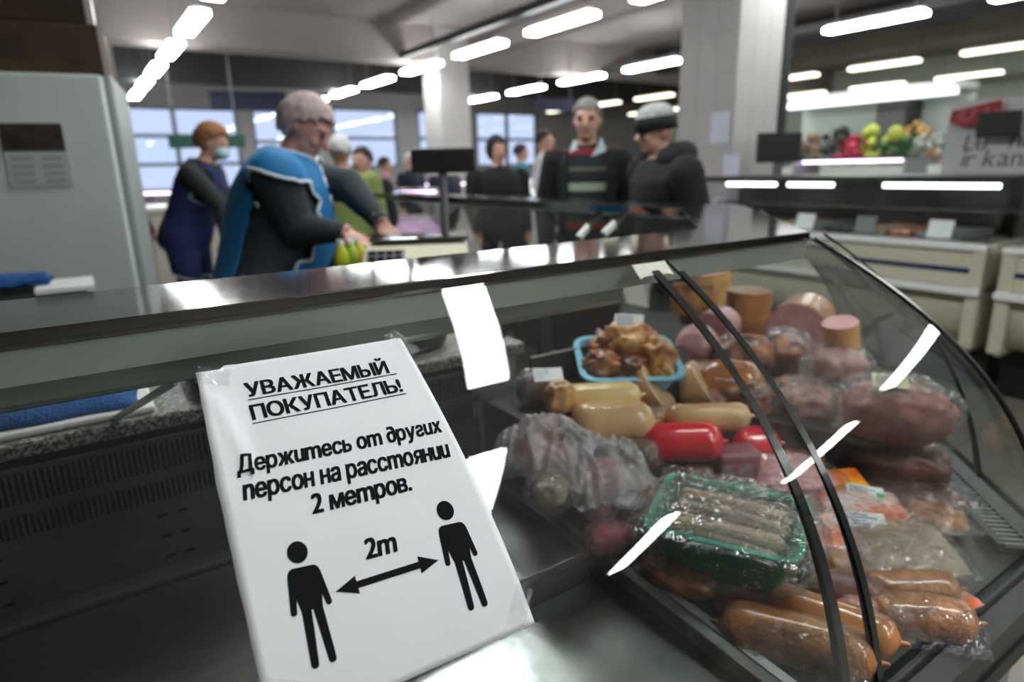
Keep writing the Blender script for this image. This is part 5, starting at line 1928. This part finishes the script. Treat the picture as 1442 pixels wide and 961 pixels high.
# side counter of the second saleswoman
p = PD(345, 335, 4.7)
sc = thing('side_counter', 'grey side counter in front of the navy-clad saleswoman', 'counter', (p[0] + 0.2, p[1], 0))
MB().box(p[0] - 0.02, p[0] + 0.5, p[1] - 0.35, p[1] + 0.3, 0, p[2] - 0.04).build('counter_body', mat('beige grey laminate', (0.34, 0.32, 0.28), 0.6), sc)
MB().box(p[0] - 0.05, p[0] + 0.53, p[1] - 0.38, p[1] + 0.33, p[2] - 0.039, p[2]).build('counter_top', STEEL_DECK, sc, bevel=0.004)
p = PD(238, 345, 7.0)
lc = thing('low_counter', 'pale low counter between the fridge and the navy-clad saleswoman', 'counter', (p[0], p[1], 0))
MB().box(p[0] - 0.15, p[0] + 0.55, p[1], p[1] + 0.8, 0, 0.98).build('counter_body', mat('pale laminate', (0.45, 0.42, 0.38), 0.6), lc)
MB().box(p[0] - 0.18, p[0] + 0.58, p[1] - 0.03, p[1] + 0.83, 0.981, 1.02).build('counter_top', WHITEP, lc)

# --- cream chilled cases along the right aisle


def aisle_case(label, y0, y1, tubes, x=4.0):
    r = thing('chilled_case', label, 'display case', (x + 0.3, (y0 + y1) / 2, 0), group='cream chilled cases')

    def ext(name, prof, m_, a=y0, b=y1, smooth=False, bevel=0.0):
        n = len(prof)
        v = [(x + q[0], a, q[1]) for q in prof] + [(x + q[0], b, q[1]) for q in prof]
        f = [tuple(range(n)), tuple(range(2 * n - 1, n - 1, -1))] + [(i, i + n, (i + 1) % n + n, (i + 1) % n) for i in range(n)]
        o = link(name, v, f, m_, r, smooth)
        if bevel:
            bb = o.modifiers.new('b', 'BEVEL'); bb.width = bevel; bb.segments = 2; bb.limit_method = 'ANGLE'
        return o
    low = [(0.02, 0.60)] + [(0.02 + 0.16 * (1 - math.cos(t)), 0.60 - 0.30 * math.sin(t) / 1.0) for t in [math.radians(a) for a in (15, 30, 45, 60, 75, 90)]] + [(0.75, 0.28), (0.75, 0.60)]
    ext('lower_body', low, CREAM)
    ext('plinth', [(0.25, 0.02), (0.75, 0.02), (0.75, 0.28), (0.25, 0.28)], BLACK)
    ext('front_panel', [(0.0, 0.645), (0.75, 0.645), (0.75, 0.842), (0.0, 0.842)], CREAM, bevel=0.01)
    ext('bumper', [(-0.035, 0.605), (0.02, 0.60), (0.02, 0.643), (-0.035, 0.640)], WHITEP)
    ext('stripe', [(-0.004, 0.722), (0.0, 0.722), (0.0, 0.748), (-0.004, 0.748)], BLUE_STRIPE)
    ext('top_ledge', [(-0.02, 0.845), (0.12, 0.845), (0.12, 0.876), (-0.02, 0.876)], WHITEP, bevel=0.004)
    ext('front_glass', [(0.05, 0.876), (0.056, 0.876), (0.20, 1.19), (0.194, 1.19)], GLASS2)
    ext('inner_back', [(0.68, 0.85), (0.75, 0.85), (0.75, 1.20), (0.68, 1.20)], STEEL_DARK)
    ext('inner_shelf', [(0.40, 1.02), (0.68, 1.02), (0.68, 1.035), (0.40, 1.035)], STEEL_DECK)
    ext('canopy', [(0.16, 1.195), (0.80, 1.195), (0.80, 1.235), (0.16, 1.235)], STEEL_DARK, bevel=0.004)
    for ta, tb_ in tubes:
        ext('light_tube', [(0.20, 1.165), (0.225, 1.165), (0.225, 1.192), (0.20, 1.192)], TUBE_ON, ta, tb_)
    for a in (y0, y1 - 0.07):
        ext('end_post', [(-0.012, 0.30), (0.04, 0.30), (0.04, 0.88), (-0.012, 0.88)], CREAM, a, a + 0.07, bevel=0.012)
        ext('end_panel', [(0.04, 0.28), (0.78, 0.28), (0.78, 0.876), (0.06, 0.876)], CREAM, a + 0.02, a + 0.05)
        ext('end_glass', [(0.06, 0.878), (0.78, 0.878), (0.78, 1.194), (0.21, 1.194)], GLASS2, a + 0.03, a + 0.036)
    # trays of goods and price cards
    rnd = random.Random(int(y0 * 100))
    k = 0; yy = y0 + 0.2
    while yy < y1 - 0.25:
        ww = rnd.uniform(0.16, 0.28)
        ext('goods_tray', [(0.15, 0.877), (0.62, 0.877), (0.62, 0.92), (0.15, 0.92)], rnd.choice([GREYP, SMOKE, PINK, GREYFAT, STEEL_DARK]), yy, yy + ww - 0.03, bevel=0.01)
        if k % 2 == 0:
            ext('price_card', [(0.10, 0.89), (0.105, 0.89), (0.135, 0.99), (0.13, 0.99)], GREYP if k % 4 else LABELW, yy + 0.03, yy + 0.16)
        yy += ww; k += 1
    return r


aisle_case('cream chilled case with a navy stripe behind the corner of the glass counter', 1.43, 3.55, [(1.50, 2.12), (2.45, 2.78), (2.88, 3.30)])
aisle_case('cream chilled case with a navy stripe cut off by the right edge', -0.75, 1.36, [(-0.6, 1.30)])

# --- pink-lit meat cases in the middle distance


def pink_case(label, px, py, dist, ln, yaw, tube=TUBE_PINK, ht=1.05):
    p = PD(px, py, dist)
    r = thing('meat_case', label, 'display case', (p[0], p[1], 0), yaw, 'pink-lit meat cases', local=True)
    MB().box(-ln / 2, ln / 2, 0.0, 0.8, 0.08, ht - 0.28).build('case_body', mat('off white case body', (0.55, 0.53, 0.50), 0.5), r, bevel=0.01)
    MB().box(-ln / 2, ln / 2, 0.04, 0.78, 0.0, 0.08).build('plinth', BLACK, r)
    MB().add([(-ln / 2 + .02, 0.05, ht - 0.27), (ln / 2 - .02, 0.05, ht - 0.27), (ln / 2 - .02, 0.72, ht - 0.15), (-ln / 2 + .02, 0.72, ht - 0.15), (-ln / 2 + .02, 0.05, ht - 0.279), (ln / 2 - .02, 0.05, ht - 0.279), (ln / 2 - .02, 0.72, ht - 0.279), (-ln / 2 + .02, 0.72, ht - 0.279)],
             [(0, 1, 2, 3), (7, 6, 5, 4), (0, 4, 5, 1), (1, 5, 6, 2), (2, 6, 7, 3), (3, 7, 4, 0)]).build('meat_bed', PINKPANEL, r)
    MB().box(-ln / 2, ln / 2, 0.20, 0.80, ht + 0.10, ht + 0.13).build('canopy', STEEL, r, bevel=0.004)
    MB().box(-ln / 2 + 0.05, ln / 2 - 0.05, 0.22, 0.26, ht + 0.065, ht + 0.098).build('light_tube', tube, r)
    MB().add([(-ln / 2, 0.02, ht - 0.27), (ln / 2, 0.02, ht - 0.27), (ln / 2, 0.2, ht + 0.1), (-ln / 2, 0.2, ht + 0.1), (-ln / 2, 0.026, ht - 0.27), (ln / 2, 0.026, ht - 0.27), (ln / 2, 0.206, ht + 0.1), (-ln / 2, 0.206, ht + 0.1)],
             [(0, 1, 2, 3), (7, 6, 5, 4)]).build('front_glass', GLASS2, r)
    for x in (-ln / 2, ln / 2 - 0.03):
        MB().box(x, x + 0.03, 0.04, 0.8, ht - 0.28, ht + 0.1).build('end_panel', mat('clear grey end', (0.30, 0.31, 0.32), 0.4), r)
    return r


pink_case('pink-lit meat case right of the saleswoman hands', 556, 300, 5.8, 0.9, IMG + 0.2)
pink_case('pink-lit meat case behind the black scale display', 632, 285, 9.2, 0.9, IMG + 0.1)
pink_case('lilac-lit meat case left of the grey-haired man', 742, 285, 10.0, 0.9, IMG + 0.05)
pink_case('lilac-lit case in the left distance by the navy-clad saleswoman', 235, 290, 8.0, 1.0, IMG + 0.1)
pink_case('lilac-lit case under the flower wall on the right', 1185, 262, 7.4, 1.25, -math.pi / 2 + 0.15, ht=1.24)
# black screen beside the pillar
p = PD(1094, 240, 5.4)
bs2 = thing('black_screen', 'black screen on a stand right of the near pillar', 'screen', (p[0], p[1], 0), IMG, local=True)
MB().box(-0.18, 0.18, -0.03, 0.03, 1.33, 1.57).build('screen', BLACK, bs2, bevel=0.008)
MB().tube([(0, 0, 0.03), (0, 0, 1.33)], 0.02, 10).build('stand_pole', GREYP, bs2)
MB().tube([(0, 0, 0.0), (0, 0, 0.03)], 0.16, 20).build('stand_base', BLACK, bs2)
# --- hanging signs


def hang(name, label, px, py, dist, w_, h_, m_, yaw=0.0, cat='sign'):
    p = PD(px, py, dist)
    r = thing(name, label, cat, (p[0], p[1], p[2] - h_ / 2), IMG + yaw, local=True)
    MB().box(-w_ / 2, w_ / 2, -0.02, 0.02, 0, h_).build('sign_panel', m_, r)
    for x in (-w_ * 0.4, w_ * 0.4):
        MB().tube([(x, 0, h_), (x, 0, ZC - (p[2] - h_ / 2))], 0.008, 6).build('hanging_rod', GREYP, r)
    return r


hang('hanging_sign', 'long dark navy sign hanging above the far windows at the left', 350, 142, 13.5, 1.5, 0.38, mat('navy sign', (0.012, 0.014, 0.06), 0.5), 0.3)
hang('hanging_sign', 'long green sign hanging in front of the far left window', 292, 199, 10.0, 1.1, 0.2, mat('dark green sign', (0.01, 0.07, 0.045), 0.5), 0.3)
hang('hanging_sign', 'navy sign hanging left of the grey-haired man', 782, 148, 12.0, 0.75, 0.22, mat('navy sign', (0.012, 0.014, 0.06), 0.5), 0.3)
# --- white notice board with red plate over the right-hand case
bp0 = PX(1324, 250, 5.1); bp1 = PX(1442, 150, 5.1)
by0 = bp1[1] - 0.5; by1 = bp0[1]
bz0, bz1 = PX(1380, 246, 5.1)[2], PX(1380, 140, 5.1)[2]
brd = thing('notice_board', 'white board with dark lettering above the chilled case at the right edge', 'board', (5.1, (by0 + by1) / 2, 0))
MB().box(5.1, 5.13, by0, by1, bz0, bz1).build('board_panel', mat('white board paint', (0.50, 0.50, 0.52), 0.7), brd)
for yy in (by0 + 0.1, by1 - 0.1):
    MB().box(5.11, 5.15, yy - 0.02, yy + 0.02, 0, bz0).build('board_leg', GREYP, brd)


def board_text(s, y, z, cap, m_, x=5.0985, off=0.0, shear=0.15, name='lettering', parent=None):
    V, Fc, wd = text_mesh(s, False, off, 0.08, shear)
    kk = cap / 0.728
    v = [(x, y - p[0] * kk, z + p[1] * kk) for p in V]
    return link(name, v, Fc, m_, parent or brd)


DKT = mat('dark board lettering', (0.05, 0.05, 0.055), 0.7)
q0 = PX(1356, 212, 5.1); board_text('Lū', q0[1], q0[2], 0.10, DKT)
q0 = PX(1420, 208, 5.1); board_text('ha', q0[1], q0[2], 0.10, DKT)
q0 = PX(1352, 235, 5.1); board_text('ir kananna', q0[1], q0[2], 0.10, DKT)
q0 = PX(1338, 178, 5.04); q1 = PX(1408, 140, 5.04)
rp = thing('red_plate', 'dark red plate with pale lettering on the white board', 'sign', (5.04, (q0[1] + q1[1]) / 2, q0[2]))
yl, yr = q0[1], q1[1]; zl_, zh_ = q0[2], q1[2]
poly = [(yl, zh_ - 0.05), (yl + 0.01, zl_ + 0.03), (yl - (yl - yr) * 0.3, zl_ - 0.01), (yr, zl_ + 0.02), (yr - 0.01, zh_)]
n = len(poly)
v = [(5.04, a, b_) for a, b_ in poly] + [(5.06, a, b_) for a, b_ in poly]
link('plate', v, [tuple(range(n)), tuple(range(2 * n - 1, n - 1, -1))] + [(i, i + n, (i + 1) % n + n, (i + 1) % n) for i in range(n)], mat('dark red enamel', (0.28, 0.012, 0.018), 0.5), rp)
MB().box(5.06, 5.10, (yl + yr) / 2 - 0.02, (yl + yr) / 2 + 0.02, zl_ + 0.04, zh_ - 0.04).build('bracket', GREYP, rp)
q0 = PX(1346, 172, 5.04); board_text('IU Jur', q0[1], q0[2], 0.085, mat('faded pink lettering', (0.42, 0.14, 0.15), 0.6), 5.0385, 0.0, 0.2, 'plate_lettering', rp)
q0 = PX(1406, 175, 5.0)
tag(MB().box(4.99, 5.02, q0[1] - 0.12, q0[1] + 0.12, q0[2] - 0.08, q0[2] + 0.08).build('black_price_screen', BLACK, bevel=0.006), 'small black screen in front of the red plate', 'screen')
# --- flower and produce wall at the far right
SH = mat('pale shelf', (0.50, 0.52, 0.48), 0.7)
fx = 9.2
ya, yb_ = PX(1330, 200, fx)[1], PX(1092, 200, fx)[1]
fw = thing('flower_stand', 'long pale stand with a lit white canopy carrying flowers and produce', 'stand', (fx + 0.3, (ya + yb_) / 2, 0))
MB().box(fx, fx + 0.7, ya, yb_, 0, 1.25).build('stand_body', SH, fw)
MB().box(fx + 0.66, fx + 0.7, ya, yb_, 1.25, 2.15).build('back_panel', mat('pale green panel', (0.42, 0.48, 0.44), 0.7), fw)
cz0 = 2.13
MB().box(fx + 0.1, fx + 0.72, ya, yb_, cz0 + 0.06, cz0 + 0.14).build('canopy', WHITEP, fw)
MB().box(fx + 0.12, fx + 0.30, ya + 0.05, yb_ - 0.05, cz0 - 0.02, cz0 + 0.058).build('canopy_light', mat('lit canopy', (0.9, 0.9, 0.9), 0.5, emit=(0.95, 1, 1), estr=1.6), fw)
MB().box(fx + 0.2, fx + 0.7, ya + 0.62, ya + 1.0, 1.25, 2.1).build('dark_upright', mat('dark upright', (0.06, 0.06, 0.06), 0.7), fw)
fl_specs = [(1240, 200, 34, (0.45, 0.50, 0.06), 'lime yellow flower bunch'), (1290, 192, 20, (0.50, 0.30, 0.10), 'ochre flower bunch'), (1180, 200, 24, (0.03, 0.035, 0.03), 'nearly black plant'),
            (1140, 205, 22, (0.25, 0.16, 0.10), 'brownish dried bunch'), (1200, 228, 24, (0.45, 0.03, 0.06), 'red flower bunch'), (1262, 232, 26, (0.03, 0.12, 0.03), 'dark green leafy bunch'),
            (1310, 205, 22, (0.30, 0.32, 0.28), 'pale grey green bunch'), (1310, 240, 14, (0.60, 0.25, 0.03), 'orange flower bunch'), (1120, 225, 20, (0.10, 0.10, 0.11), 'dark bunch in a vase'), (1106, 200, 14, (0.50, 0.50, 0.45), 'whitish flower bunch')]
for q, (px, py, rpx, c_, lab) in enumerate(fl_specs):
    p = PX(px, py, fx + 0.3); rr = rpx * depth_of(p) / F
    zb = 1.252
    r = thing('flower_bunch', lab + ' on the flower stand', 'flowers', (p[0], p[1], zb), 0, 'bunches on the flower stand')
    zc_ = max(p[2], zb + 0.12, zb + rr * 0.95)
    MB().tube([(p[0], p[1], zb), (p[0], p[1], zb + 0.06), (p[0], p[1], max(zb + 0.08, zc_ - rr * 0.5))], [0.06, 0.08, 0.07], 12).build('vase', GREYP, r)
    rnd = random.Random(q)
    blooms = MB()
    for t in range(26):
        d_ = Vector((rnd.gauss(0, 1), rnd.gauss(0, 1), rnd.gauss(0, 1))).normalized() * rr * rnd.uniform(0.5, 1.0)
        blooms.ellipsoid((p[0] + d_.x * 0.6, p[1] + d_.y, max(zc_ + d_.z * 0.8, zb + 0.07)), [rr * rnd.uniform(0.2, 0.34)] * 3, 8, 6)
    blooms.build('blooms', mat('bloom %d' % q, c_, 0.7, var=0.5, vscale=12), r, smooth=True)
